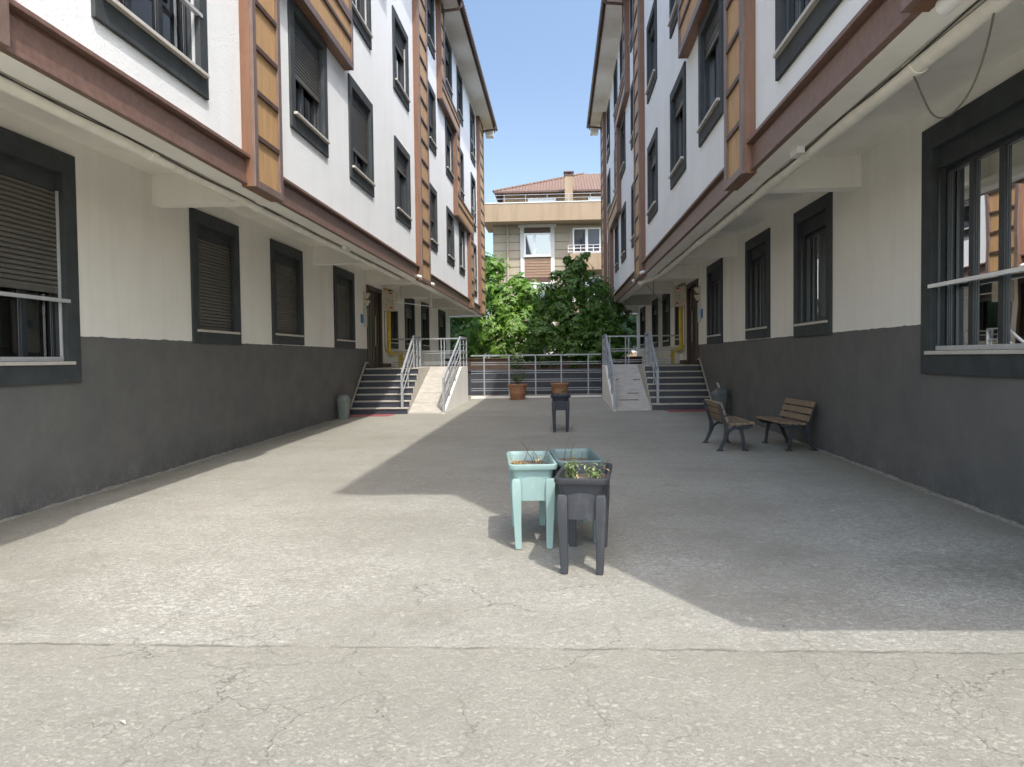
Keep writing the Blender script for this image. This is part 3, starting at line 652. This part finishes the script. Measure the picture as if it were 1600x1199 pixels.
    rail_run([(X(.03), 24.86, T), (X(2.44), 24.86, T)], [((X(.9), 24.86, T), .03), ((X(1.65), 24.86, T), .03), ((X(1.75), 24.86, T), .03), ((X(2.25), 24.86, T), .03)], [.90, .50, .43, .14, .08], rb)
    # mat
    y_ = 19.15; m = MB(); x0, x1 = X(.12), X(1.22)
    m.add([(a, b, zg(a, b)+c) for c in (.0, .012) for a, b in ((x0, y_), (x1-.06*s, y_), (x1, y_+.56), (x0, y_+.56))], [(0,3,2,1),(4,5,6,7),(0,1,5,4),(1,2,6,5),(2,3,7,6),(3,0,4,7)])
    tag(m.build('door_mat', M['mat']), 'red mat on the ground before the %s entrance steps' % side, 'mat', 'red entrance mats')
entrance('left'); entrance('right')

def far_railing():
    y = 26.1; x0, x1 = -3.0, 1.42; z = zg(-.8, y)
    r = thing('courtyard_railing', 'long low grey steel railing closing the far end of the courtyard between the two ramps', 'railing', (-.8, y, z), 0, 'grey steel railings')
    H = 1.44
    for h, w_ in ((H, .05), (H-.24, .022), (H-.31, .022), (H-.53, .022), (H-.60, .022), (H-.82, .022), (H-.89, .022), (H-1.12, .022), (H-1.19, .022)):
        m = MB(); m.bar((x0, y, z+h), (x1, y, z+h), w_, w_); m.build('top_rail' if h == H else 'rail', M['steel'], r)
    for x in (-2.55, -1.70, -.80, .07, .98):
        m = MB(); m.box(x-.022, x+.022, y-.022, y+.022, z-.02, z+H-.02); m.build('post', M['steel'], r)
    m = MB(); m.box(x0, x1, y-.12, y+.15, z-.1, z+.05); m.build('kerb', M['cream'], r)
far_railing()

# ------------------------------------------------------------------ planters
def rrect(wd, ln, rad, z, n=4, dx=0, dy=0):
    pts = []
    for cx, cy, a0 in ((wd/2-rad, ln/2-rad, 0), (-wd/2+rad, ln/2-rad, 90), (-wd/2+rad, -ln/2+rad, 180), (wd/2-rad, -ln/2+rad, 270)):
        for k in range(n+1):
            a = math.radians(a0+90*k/n); pts.append((cx+rad*math.cos(a)+dx, cy+rad*math.sin(a)+dy, z))
    return pts
def planter(name, label, loc, rz, mat, wd=.375, ln=.90, H=.67, soil=True):
    t = thing(name, label, 'planter', (loc[0], loc[1], zg(*loc[:2])), rz, 'legged plastic planters')
    m = MB()
    m.loft([rrect(wd-.11, ln-.14, .04, H-.29), rrect(wd-.075, ln-.10, .045, H-.15), rrect(wd-.04, ln-.06, .05, H-.03), rrect(wd-.05, ln-.07, .045, H-.03), rrect(wd-.085, ln-.11, .04, H-.15), rrect(wd-.10, ln-.13, .04, H-.20)])
    m.build('trough', mat, t, smooth=True, local=True)
    m = MB()
    m.loft([rrect(wd-.045, ln-.06, .05, H-.045), rrect(wd, ln-.015, .055, H-.045), rrect(wd+.012, ln, .06, H-.03), rrect(wd+.010, ln, .06, H-.006), rrect(wd-.006, ln-.015, .055, H), rrect(wd-.03, ln-.045, .05, H), rrect(wd-.045, ln-.06, .045, H-.008), rrect(wd-.052, ln-.068, .045, H-.04)], cap=False)
    m.build('rim', mat, t, smooth=True, local=True)
    m = MB(); m.loft([rrect(wd-.085, ln-.11, .04, H-.085), rrect(wd-.12, ln-.15, .04, H-.078)]); m.build('soil', M['soil'], t, local=True)
    for sy in (-1, 1):
        m = MB(); y = sy*(ln/2-.035); top = [( -.10+.2*k/8, H-.125+.022*math.sin(math.pi*k/8)) for k in range(9)]
        pf = [(-.105, H-.29), (-.105, H-.125)]+top+[(.105, H-.125), (.105, H-.29)]
        m.loft([[(a, y-sy*.03, b) for a, b in pf], [(a, y+sy*.004, b) for a, b in pf]])
        for k in range(-3, 4): m.box(k*.028-.002, k*.028+.002, y+sy*.003, y+sy*.006, H-.285, H-.15)
        m.build('end_panel', mat, t, smooth=True, local=True)
        for sx in (-1, 1):
            m = MB(); rings = []
            for z, w_, cx, dy_ in ((0, .046, .122, .012), (.02, .052, .123, .012), (.25, .062, .129, .006), (H-.29, .072, .132, .0), (H-.14, .074, .134, .0), (H-.115, .058, .134, .004)):
                rings.append([(sx*cx+a*w_/2, y+sy*(.012-dy_)+b*.05/2, z) for a, b in ((-1,-1),(-.5,-1.12) if sy < 0 else (0,-1),(1,-1),(1,1),(.5,1.12) if sy > 0 else (0,1),(-1,1))])
            m.loft(rings); m.build('leg', mat, t, smooth=True, local=True, bevel=.004)
    return t
def at_angle(cx, cy, rz, a, b): return (cx+a*math.cos(rz)-b*math.sin(rz), cy+a*math.sin(rz)+b*math.cos(rz))
P_MINT = (-.250, 6.445, .09); P_CHAR = (.183, 5.72, -.095); P_TEAL = (.130, 6.60, .085); P_NAVY = (.022, 15.10, 0)
planter('planter', 'pale mint green planter on legs, left of the cluster', P_MINT[:2], P_MINT[2], M['mint'])
planter('planter', 'charcoal grey planter on legs, nearest to the camera', P_CHAR[:2], P_CHAR[2], M['char'], .375, .84)
planter('planter', 'teal green planter standing behind the charcoal one', P_TEAL[:2], P_TEAL[2], M['teal'], .375, .86)
planter('planter', 'dark navy planter standing alone in front of the terracotta pots', P_NAVY[:2], 0, M['navyp'], .375, .75, .71)

def leaf(m, p, d, up, ln, wd, fold=.25):
    d = d.normalized(); s = d.cross(up)
    if s.length < 1e-3: s = Vector((1,0,0))
    s.normalize(); n = s.cross(d)
    a = p; b = p+d*ln*.45+s*wd/2+n*fold*wd; c = p+d*ln-n*ln*.12; e = p+d*ln*.45-s*wd/2+n*fold*wd; q = p+d*ln*.5
    m.add([a, b, c, q, e], [(0,1,3),(1,2,3),(0,3,4),(3,2,4)])
def stems(name, label, x, y, rz, z, spec, cat='plant'):
    """spec: list of (dx, dy, height, lean, leafcount, kind)"""
    t = thing(name, label, cat, (x, y, z), 0); lm, dm, tm = MB(), MB(), MB()
    for dx, dy, h, lean, nl, kind in spec:
        bx, by = at_angle(0, 0, rz, dx, dy); a = R.random()*6.28
        p = [Vector((bx+lean*h*math.cos(a)*(k/4)**1.4+R.uniform(-.006,.006), by+lean*h*math.sin(a)*(k/4)**1.4, h*k/4)) for k in range(5)]
        tm = MB(); tm.tube(p, [.004, .0035, .003, .0025, .0015], 5); tm.build('stem', M['twig'], t, local=True)
        for k in range(nl):
            q = p[0].lerp(p[-1], .25+.75*k/max(1, nl-1)) if nl > 1 else p[-1]
            i = min(3, int((.25+.75*k/max(1, nl-1))*4)); q = p[i].lerp(p[i+1], R.random())
            d = Vector((R.uniform(-1,1), R.uniform(-1,1), R.uniform(-.5,.7)))
            leaf(lm if kind == 'g' else dm, q, d, Vector((0,0,1)), R.uniform(.03,.055), R.uniform(.014,.024))
    if lm.v: lm.build('foliage', M['leafp'], t, local=True)
    if dm.v: dm.build('dead_foliage', M['dry'], t, local=True)
    return t
zt = lambda P, H=.67: zg(P[0], P[1])+H-.08
stems('dead_plant', 'dead brown twigs and straw in the mint green planter', *P_MINT[:2], P_MINT[2], zt(P_MINT),
      [(.03, .2, .19, .55, 0, 'd'), (-.05, .1, .16, .5, 0, 'd'), (.04, -.05, .13, .2, 3, 'd'), (.05, -.08, .10, .35, 4, 'd'), (.1, .05, .15, .6, 0, 'd'), (.08, .3, .12, .4, 0, 'd'), (.0, -.3, .05, .3, 3, 'd')]
      + [(-.11+R.uniform(-.03,.03), R.uniform(-.30,-.2), .07, .5, 7, 'd') for _ in range(9)])
stems('leafy_plant', 'two wilting pale green plants in the charcoal planter', *P_CHAR[:2], P_CHAR[2], zt(P_CHAR),
      [(-.09+R.uniform(-.03,.03), -.16+R.uniform(-.08,.08), R.uniform(.12,.25), .25, 16, 'g') for _ in range(7)]
      + [(.07+R.uniform(-.05,.04), -.17+R.uniform(-.1,.1), R.uniform(.07,.17), .55, 11, 'g') for _ in range(8)] + [(.12, -.1, .17, .4, 3, 'd'), (-.06, .0, .05, .3, 5, 'd')])
stems('dead_plant', 'thin bare twigs in the teal planter', *P_TEAL[:2], P_TEAL[2], zt(P_TEAL), [(-.08, .2, .22, .4, 0, 'd'), (-.04, .12, .15, .5, 0, 'd'), (.06, .1, .1, .5, 1, 'd')])
stems('leafy_plant', 'small green sprig in the dark navy planter', *P_NAVY[:2], 0, zt(P_NAVY, .71),
      [(.03+R.uniform(-.05,.05), R.uniform(-.25,-.1), R.uniform(.12,.30), .25, 10, 'g') for _ in range(7)])

def pot(label, x, y, r):
    t = thing('terracotta_pot', label, 'plant pot', (x, y, zg(x, y)), 0, 'terracotta pots')
    m = MB(); m.lathe([(r*.66, 0), (r*.70, .02), (r*.69, .05), (r*.72, .055), (r*.80, .20), (r*.815, .205), (r*.83, .32), (r*.845, .325), (r*.87, .43), (r*.87, .45), (r*1.0, .46), (r*1.02, .50), (r*.97, .51), (r*.88, .49), (r*.84, .42)], n=36)
    m.build('pot', M['terracotta'], t, smooth=True, local=True)
    m = MB(); m.lathe([(r*.85, .435), (r*.4, .445)], n=24); m.build('soil', M['soil'], t, local=True)
    m = MB(); m.lathe([(r*.60, .0), (r*.78, .004), (r*.80, .03), (r*.76, .03), (r*.74, .015)], n=30); m.build('saucer', M['terracotta'], t, smooth=True, local=True)
pot('terracotta pot with a leafy plant, left of the railing post', -1.36, 25.1, .33)
pot('terracotta pot directly behind the dark navy planter', .02, 25.3, .31)
def pot_plant():
    x, y = -1.36, 25.1; z = zg(x, y)+.44; t = thing('potted_plant', 'tall thin plant with drooping leaves in the left terracotta pot', 'plant', (x, y, z))
    tm, lm, gm = MB(), MB(), MB()
    for k in range(26):
        a = R.random()*6.28; rr = R.uniform(.1,.34); p = [Vector((0,0,0)), Vector((rr*.4*math.cos(a), rr*.4*math.sin(a), .18)), Vector((rr*math.cos(a), rr*math.sin(a), R.uniform(.2,.5)))]
        tm.tube(p, .005, 5)
        for j in range(9): q = p[1].lerp(p[2], R.random()); leaf(gm, q, Vector((R.uniform(-1,1), R.uniform(-1,1), R.uniform(-.3,.8))), Vector((0,0,1)), .09, .022)
    p = [Vector((.0,0,0)), Vector((.02,0,.5)), Vector((-.02,0,.95))]; tm.tube(p, .01, 6)
    for k in range(16):
        a = R.random()*6.28; q = Vector((-.02+R.uniform(-.12,.15), R.uniform(-.1,.1), R.uniform(.85,1.12))); leaf(lm, q, Vector((math.cos(a), math.sin(a), R.uniform(-.9,.1))), Vector((0,0,1)), .17, .10)
    tm.build('stem', M['twig'], t, local=True); gm.build('foliage', M['leafd'], t, local=True); lm.build('top_leaves', M['leafp'], t, local=True)
pot_plant()

# ------------------------------------------------------------------ benches
def bench(label, x, y, rz):
    """local: +x is the way the bench faces, y along its length, origin mid-length under the back feet"""
    t = thing('park_bench', label, 'bench', (x, y, zg(x, y)), rz, 'wooden park benches')
    Ln = 1.06
    def strip(m, path, wds, yc, th=.045):
        pts = spline([Vector((a, 0, b)) for a, b in path], 5); n = len(pts); ws = np.interp(np.linspace(0, 1, n), np.linspace(0, 1, len(wds)), wds); rings = []
        for i, p in enumerate(pts):
            d = (pts[min(i+1, n-1)]-pts[max(i-1, 0)]).normalized(); nn = Vector((-d.z, 0, d.x))*ws[i]/2
            rings.append([(p.x+nn.x, yc-th/2, p.z+nn.z), (p.x+nn.x, yc+th/2, p.z+nn.z), (p.x-nn.x, yc+th/2, p.z-nn.z), (p.x-nn.x, yc-th/2, p.z-nn.z)])
        m.loft(rings)
    for sy in (-1, 1):
        yc = sy*Ln/2; m = MB()
        strip(m, [(.005, .0), (.035, .06), (.085, .17), (.115, .27), (.10, .38), (.055, .52), (-.005, .70)], [.055, .045, .055, .075, .055, .045, .035], yc)
        strip(m, [(.385, .0), (.37, .06), (.355, .20), (.335, .30), (.33, .36)], [.05, .042, .045, .055, .08], yc)
        strip(m, [(.10, .22), (.15, .29), (.22, .335), (.31, .345), (.42, .355), (.505, .385)], [.06, .04, .035, .055, .05, .018], yc)
        strip(m, [(.115, .33), (.14, .31), (.19, .33), (.24, .375)], [.03, .02, .02, .03], yc)
        m.box(-.035, .06, yc-.04, yc+.04, 0, .022); m.box(.345, .43, yc-.04, yc+.04, 0, .022)
        m.build('side_frame', M['iron'], t, local=True, bevel=.006)
    for k in range(4):
        m = MB(); x0 = .145+k*.097; z0 = .385+.006*k
        m.box(x0, x0+.085, -Ln/2-.055, Ln/2+.055, z0, z0+.032); m.build('seat_plank', M['plank'], t, local=True, bevel=.005)
    for k in range(3):
        zc = .475+k*.104; xc = .095-.036*k; tl = .34
        m = MB(); v = []
        for a, b in ((-.014, -.045), (.018, -.045), (.018, .045), (-.014, .045)): v.append((xc+a*math.cos(tl)-b*math.sin(tl)+.01, zc+a*math.sin(tl)+b*math.cos(tl)))
        m.loft([[(a, yy, b) for a, b in v] for yy in (-Ln/2-.055, Ln/2+.055)]); m.build('back_plank', M['plank'], t, local=True, bevel=.005)
    return t
bench('wooden bench seen from behind, its back to the courtyard', 2.385, 12.26, math.radians(1.0))
bench('wooden bench by the right wall, its slatted back against the grey wall', 3.745, 12.18, math.radians(183.5))

# ------------------------------------------------------------------ bins
def bin_(label, x, y, rz, w, d, h, mat, flap=False):
    t = thing('litter_bin', label, 'bin', (x, y, zg(x, y)), rz, 'plastic swing bins')
    m = MB(); m.loft([rrect(w*.74, d*.74, .05, 0), rrect(w*.78, d*.78, .06, .02), rrect(w*.93, d*.93, .07, h*.74), rrect(w*.93, d*.93, .07, h*.76)]); m.build('body', mat, t, smooth=True, local=True)
    m = MB(); m.loft([rrect(w*.95, d*.95, .07, h*.74), rrect(w, d, .08, h*.75), rrect(w, d, .08, h*.79), rrect(w*.94, d*.94, .08, h*.82), rrect(w*.80, d*.90, .08, h*.93, dx=-.03 if flap else 0), rrect(w*.45, d*.75, .06, h*.99, dx=-.06 if flap else 0), rrect(w*.2, d*.55, .03, h, dx=-.06 if flap else 0)]); m.build('lid', mat, t, smooth=True, local=True)
    if flap: m = MB(); m.bar((-.02, 0, h*.84), (.05, 0, h*1.16), .22, .014, up=(1,0,0)); m.build('swing_flap', M['alu'], t, local=True)
bin_('pale grey-green swing-top bin against the left wall', -5.27, 18.5, 0, .30, .32, .60, M['binl'])
bin_('dark grey bin with its flap tipped up, behind the bench', 3.64, 17.75, math.pi, .36, .36, .66, M['bind'], True)

# ------------------------------------------------------------------ small litter
for i, (x, y, a, lab) in enumerate(((-.75, 13.9, .3, 'small dark curled leaf on the shaded concrete beside the navy planter'), (-1.9, 3.15, -.6, 'small straw-coloured leaf on the sunlit foreground concrete'), (1.98, 6.9, .9, 'tiny dark leaf on the shaded concrete right of the planters'))):
    m = MB(); leaf(m, Vector((x, y, zg(x, y)+.008)), Vector((math.cos(a), math.sin(a), .05)), Vector((0,0,1)), .05, .02); tag(m.build('fallen_leaf', M['curtain'] if i == 1 else M['twig']), lab, 'leaf', 'fallen leaves')

# ------------------------------------------------------------------ beyond the railing
def far_walls():
    t = thing('retaining_wall', 'low dark grey wall just behind the courtyard railing', 'wall', (-.8, 28.2, 0))
    m = MB(); m.box(-14, 13, 28.2, 28.5, -.2, 1.12); m.build('wall', M['nwl'], t)
    m = MB(); m.box(-14, 13, 28.15, 28.55, 1.12, 1.17); m.build('coping', M['granite'], t, bevel=.01)
    t = thing('garden_wall', 'long brown garden wall under the trees', 'wall', (-.8, 36, 0))
    m = MB(); m.box(-16, 15, 36.4, 36.7, -.2, 1.55); m.build('wall', M['gwall'], t)
    m = MB(); m.box(-16, 15, 36.35, 36.75, 1.55, 1.6); m.build('coping', M['slot'], t)
M['gwall'] = simple('brown_render', (.075, .050, .038), .9, .2, 3, .4, 30)
M['nwl'] = simple('dark_navy_paint', (.045, .05, .062), .7, .25, 3, .3, 30)
far_walls()

def tree(name, label, base, height, blobs, mat, nleaf, lsize, seed):
    rr = random.Random(seed); t = thing(name, label, 'tree', (base[0], base[1], .2), 0, 'broadleaf trees beyond the railing')
    tm = MB(); top = Vector((blobs[0][0], blobs[0][1], height*.55)); b0 = Vector((base[0], base[1], 0.0))
    tr = spline([b0, b0.lerp(top, .35)+Vector((rr.uniform(-.12,.12), rr.uniform(-.12,.12), 0)), b0.lerp(top, .7)+Vector((rr.uniform(-.15,.15), .1, 0)), top], 4)
    tm.tube(tr, list(np.linspace(.13, .05, len(tr))), 8); tm.build('trunk', M['bark'], t, smooth=True)
    br = MB(); lm = MB(); tot = sum(b[3]**2 for b in blobs)
    for bx, by, bz, br_ in blobs:
        c = Vector((bx, by, bz)); s = tr[min(len(tr)-1, rr.randrange(len(tr)//3, len(tr)))]
        br.tube(spline([s, s.lerp(c, .5)+Vector((rr.uniform(-.15,.15), rr.uniform(-.15,.15), -.12)), c], 3), [.045, .04, .034, .028, .022, .016, .010], 6)
        n = int(nleaf*br_**2/tot/6)
        for _ in range(n):
            v = Vector((rr.gauss(0,1), rr.gauss(0,1), rr.gauss(0,1))).normalized(); rad = br_*(rr.random()**.45)*(1+.22*math.sin(v.x*5+bx)*math.cos(v.z*4+bz))
            if rr.random() < .16: rad = br_*rr.uniform(.95, 1.4)
            p = c+Vector((v.x*rad, v.y*rad, v.z*rad*.85))
            if rr.random() < .10: br.tube([c.lerp(p, .35), p], [.010, .003], 4)
            ax = (v+Vector((0,0,.5))).normalized(); a0 = rr.random()*6.28
            e1 = ax.orthogonal().normalized(); e2 = ax.cross(e1); k = rr.randint(5, 7)
            for q in range(k):
                a = a0+6.283*q/k; d = e1*math.cos(a)+e2*math.sin(a)+ax*.15+Vector((0,0,-.45))
                L_ = lsize*rr.uniform(.5,1.45); leaf(lm, p+Vector((rr.uniform(-.03,.03),)*3), d, ax, L_, L_*.52, .12)
    br.build('limbs', M['bark'], t, smooth=True); lm.build('crown', mat, t)
    return t
def PXY(px, py, y):                                     # sizes of the crowns were read off once; kept as metres
    return ((px-873)/1202*y, y, 1.6-(py-558)/1202*y)
def blobs(lst): return [(*PXY(px, py, y), r) for px, py, y, r in lst]
tree('broadleaf_tree', 'bright green sunlit tree rising left behind the railing', (-3.4, 41.0), 6.5,
     blobs([(790,470,40.5,1.2), (772,418,41,.78), (752,408,41.5,.7), (828,462,40.3,.9), (806,505,40,1.2), (762,455,40.8,1.0), (845,498,40.4,.75), (760,512,40,1.1), (835,535,39.8,.9), (788,545,39.8,.9), (735,478,41.5,1.0), (740,540,40.5,1.0), (812,440,41,.55), (858,470,40.6,.45)]), M['leafy'], 15000, .23, 11)
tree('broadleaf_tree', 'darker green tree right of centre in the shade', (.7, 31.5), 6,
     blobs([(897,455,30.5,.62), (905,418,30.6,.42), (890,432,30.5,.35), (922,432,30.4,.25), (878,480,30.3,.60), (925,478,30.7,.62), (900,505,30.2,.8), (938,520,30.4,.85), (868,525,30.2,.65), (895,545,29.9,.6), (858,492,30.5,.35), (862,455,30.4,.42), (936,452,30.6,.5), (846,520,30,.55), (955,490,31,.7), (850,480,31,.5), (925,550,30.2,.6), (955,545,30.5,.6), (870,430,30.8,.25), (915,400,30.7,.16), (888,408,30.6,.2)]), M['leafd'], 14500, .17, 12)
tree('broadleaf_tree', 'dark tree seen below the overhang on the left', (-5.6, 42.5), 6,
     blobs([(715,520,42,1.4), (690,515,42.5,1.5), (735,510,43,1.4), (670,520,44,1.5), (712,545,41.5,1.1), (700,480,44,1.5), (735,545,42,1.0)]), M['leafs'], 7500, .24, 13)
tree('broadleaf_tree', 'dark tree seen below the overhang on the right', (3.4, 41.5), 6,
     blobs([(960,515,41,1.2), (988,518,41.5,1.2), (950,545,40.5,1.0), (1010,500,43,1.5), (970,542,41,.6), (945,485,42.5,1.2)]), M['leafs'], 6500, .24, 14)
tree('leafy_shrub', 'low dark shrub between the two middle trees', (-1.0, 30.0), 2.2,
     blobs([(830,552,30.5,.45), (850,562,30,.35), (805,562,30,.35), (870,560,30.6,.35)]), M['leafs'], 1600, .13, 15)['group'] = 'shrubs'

def lantern():
    t = thing('street_lamp', 'pale lantern on a slim post among the trees', 'street lamp', (-.72, 37.5, .2))
    m = MB(); m.tube([(-.72, 37.5, .2), (-.72, 37.5, 4.15)], [.06, .04], 10); m.build('post', M['steel'], t, smooth=True)
    m = MB(); m.lathe([(.05, 4.15), (.10, 4.2), (.19, 4.5), (.2, 4.52), (.03, 4.52)], (-.72, 37.5, 0), 6); m.build('lantern_glass', M['whitep'], t)
    m = MB(); m.lathe([(.25, 4.52), (.22, 4.56), (.06, 4.70), (.03, 4.74)], (-.72, 37.5, 0), 6); m.build('cap', M['mint'], t)
lantern()

# ------------------------------------------------------------------ neighbouring building
M['nwall'] = stucco('beige_stone', (.36, .315, .235), .004, 12, .10, .15)
M['nparapet'] = stucco('peach_render', (.30, .23, .155), .004, 12, .10, .75)
M['npale'] = simple('pale_surround', (.55, .54, .50), .7, .06)
M['npvc'] = simple('white_window_frame', (.80, .80, .79), .4, .04)
M['nlouvre'] = simple('brown_boards', (.27, .175, .115), .7, .12, 4)
M['groove'] = simple('dark_joint', (.17, .14, .10), .9)
def neighbour():
    Y = 50; t = thing('neighbour_building', 'peach and beige apartment building with clay tile roof behind the trees', 'building', (0, Y, 0))
    def part(m, n, mat, p=t, **k): return m.build(n, mat, p, **k)
    x0, x1 = -4.2, 14
    m = MB(); m.box(x0, x1, Y+.05, Y+12, -.2, 11.3); wl = part(m, 'wall', M['nwall'])
    m = MB(); z = .1
    while z < 11: m.box(x0-.01, x1, Y+.028, Y+.052, z, z+.03); z += .527
    part(m, 'stone_joint', M['groove'], wl)
    # corner pipe
    m = MB(); m.tube([(-3.25, Y-.05, .2), (-3.25, Y-.05, 10.3)], .06, 8); part(m, 'downpipe', M['nwall'], smooth=True)
    # roof terrace slab with parapet
    yp = Y-1.3
    m = MB(); m.box(-4.75, x1, yp, yp+.18, 10.20, 11.32); m.box(-4.75, -4.57, yp+.18, Y+3, 10.20, 11.32); pr = part(m, 'parapet', M['nparapet'])
    m = MB(); m.box(-4.75, x1, yp-.03, yp+.22, 11.32, 11.38); part(m, 'coping', M['npale'], pr)
    m = MB(); m.box(-4.57, x1, yp+.18, Y+3, 10.20, 10.38); part(m, 'terrace_slab', M['nparapet'], pr)
    m = MB()
    for x in np.arange(-4.7, 10, 1.35): m.tube([(x, yp+.1, 11.38), (x, yp+.1, 11.85)], .018, 5)
    for z in (11.62, 11.85): m.tube([(-4.7, yp+.1, z), (x1, yp+.1, z)], .015, 5)
    part(m, 'terrace_railing', M['steel'], pr)
    # attic, roof, chimney
    m = MB(); m.box(-3.6, x1, Y+1.0, Y+9, 10.38, 12.45); part(m, 'attic_wall', M['nparapet'])
    rf = MB(); c = (-4.15, Y+.3, 12.42); c2 = (x1, Y+.3, 12.42); r0 = (1.9, Y+6, 14.75); r1 = (x1, Y+6, 14.75); b = (-4.15, Y+12, 12.42); b2 = (x1, Y+12, 12.42)
    rf.add([c, c2, r1, r0, b, b2], [(0,1,2,3),(0,3,4),(3,2,5,4)]); roof = part(rf, 'roof', M['tiles'])
    m = MB(); m.box(-4.15, x1, Y+.25, Y+.33, 12.30, 12.41); part(m, 'gutter', M['gutter'], roof)
    m = MB(); c_, d_ = Vector(c), Vector(r0)
    for k in range(26): p = c_.lerp(d_, k/26); q = c_.lerp(d_, (k+.9)/26); m.tube([p+Vector((0,0,.0)), q+Vector((0,0,.04))], [.11, .085], 6)
    part(m, 'ridge_tile', M['tiles'], roof)
    m = MB(); m.box(.47, .98, Y-.6, Y-.1, 10.4, 13.15); ch = part(m, 'chimney', M['nparapet'])
    m = MB(); m.box(.42, 1.03, Y-.66, Y-.04, 13.15, 13.20); m.box(.48, .56, Y-.58, Y-.12, 13.2, 13.33); m.box(.90, .98, Y-.58, Y-.12, 13.2, 13.33); m.box(.40, 1.05, Y-.66, Y-.04, 13.33, 13.40); part(m, 'chimney_cap', M['gutter'], ch)
    def win(xa, xb, za, zb, y, split, curtain=True, surround=.0, rail=False, sky_=False):
        m = MB(); f = .09
        m.box(xa, xa+f, y-.06, y+.02, za, zb); m.box(xb-f, xb, y-.06, y+.02, za, zb); m.box(xa+f, xb-f, y-.06, y+.02, zb-f, zb); m.box(xa+f, xb-f, y-.06, y+.02, za, za+f)
        for s in split: m.box(s-.09, s+.09, y-.06, y+.02, za+f, zb-f)
        wn = part(m, 'window', M['npvc'])
        m = MB(); m.quad((xa+f, y-.02, za+f), (xb-f, y-.02, za+f), (xb-f, y-.02, zb-f), (xa+f, y-.02, zb-f)); part(m, 'pane', M['nglass'], wn)
        if curtain:
            m = MB(); m.quad((xa+f, y+.024, za+f), (xa+f+.35*(xb-xa), y+.024, za+f), (xa+f+.2*(xb-xa), y+.024, zb-f), (xa+f, y+.024, zb-f)); part(m, 'curtain', M['curtain'], wn)
        m = MB(); m.box(xa-.05, xb+.05, y-.14, y+.02, za-.07, za); part(m, 'sill', M['npale'], wn)
        if rail:
            m = MB()
            for z in (za+.08, za+.3, za+.5): m.tube([(xa-.3, y-.45, z), (xb+.3, y-.45, z)], .022, 6)
            for x in np.linspace(xa-.3, xb+.3, 7): m.tube([(x, y-.45, za), (x, y-.45, za+.5)], .018, 5)
            part(m, 'balcony_railing', M['npvc'], wn)
        return wn
    # window bays down the facade
    for k in range(3):
        dz = -3.17*k
        m = MB(); m.box(-2.43, -2.17, Y-.04, Y+.05, 6.75+dz, 10.0+dz); m.box(-.47, -.22, Y-.04, Y+.05, 6.75+dz, 10.0+dz); m.box(-2.55, -.10, Y-.08, Y+.05, 10.0+dz, 10.18+dz) if k == 0 else None
        part(m, 'window_surround', M['npale'])
        m = MB(); m.box(-2.17, -.47, Y-.01, Y+.05, 9.62+dz, 9.98+dz); part(m, 'lintel_box', M['slot'])
        win(-2.17, -.47, 8.16+dz, 9.62+dz, Y-.0, (-1.5,))
        m = MB(); z = 6.78+dz
        while z < 8.0+dz: m.box(-2.17, -.47, Y-.03, Y+.05, z, z+.15); z += .18
        part(m, 'board_panel', M['nlouvre'])
        # right-hand balcony bay
        win(.95, 2.75, 8.25+dz, 9.9+dz, Y+.04, (1.85,), False, rail=True)
        win(4.3, 6.1, 8.25+dz, 9.9+dz, Y+.04, (5.2,), False)
        m = MB(); m.box(.72, 7.5, Y-.02, Y+.05, 9.9+dz, 10.05+dz); m.box(.72, .90, Y-.02, Y+.05, 8.2+dz, 9.9+dz); part(m, 'window_surround', M['nwall'])
        m = MB(); m.box(.75, 7.5, Y-.8, Y+.05, 7.14+dz, 8.17+dz); part(m, 'balcony_front', M['nparapet'])
    win(-1.95, -.1, 11.0, 12.05, Y+.95, (-1.0,), False); win(2.0, 4.2, 11.0, 12.05, Y+.95, (3.1,), False)
def nglass():
    k = NM('neighbour_glass'); k.color((.05, .06, .07)); k.b.inputs['Roughness'].default_value = .03; k.b.inputs['Specular IOR Level'].default_value = 1.0; k.b.inputs['IOR'].default_value = 1.9; return k.m
M['nglass'] = nglass()
neighbour()
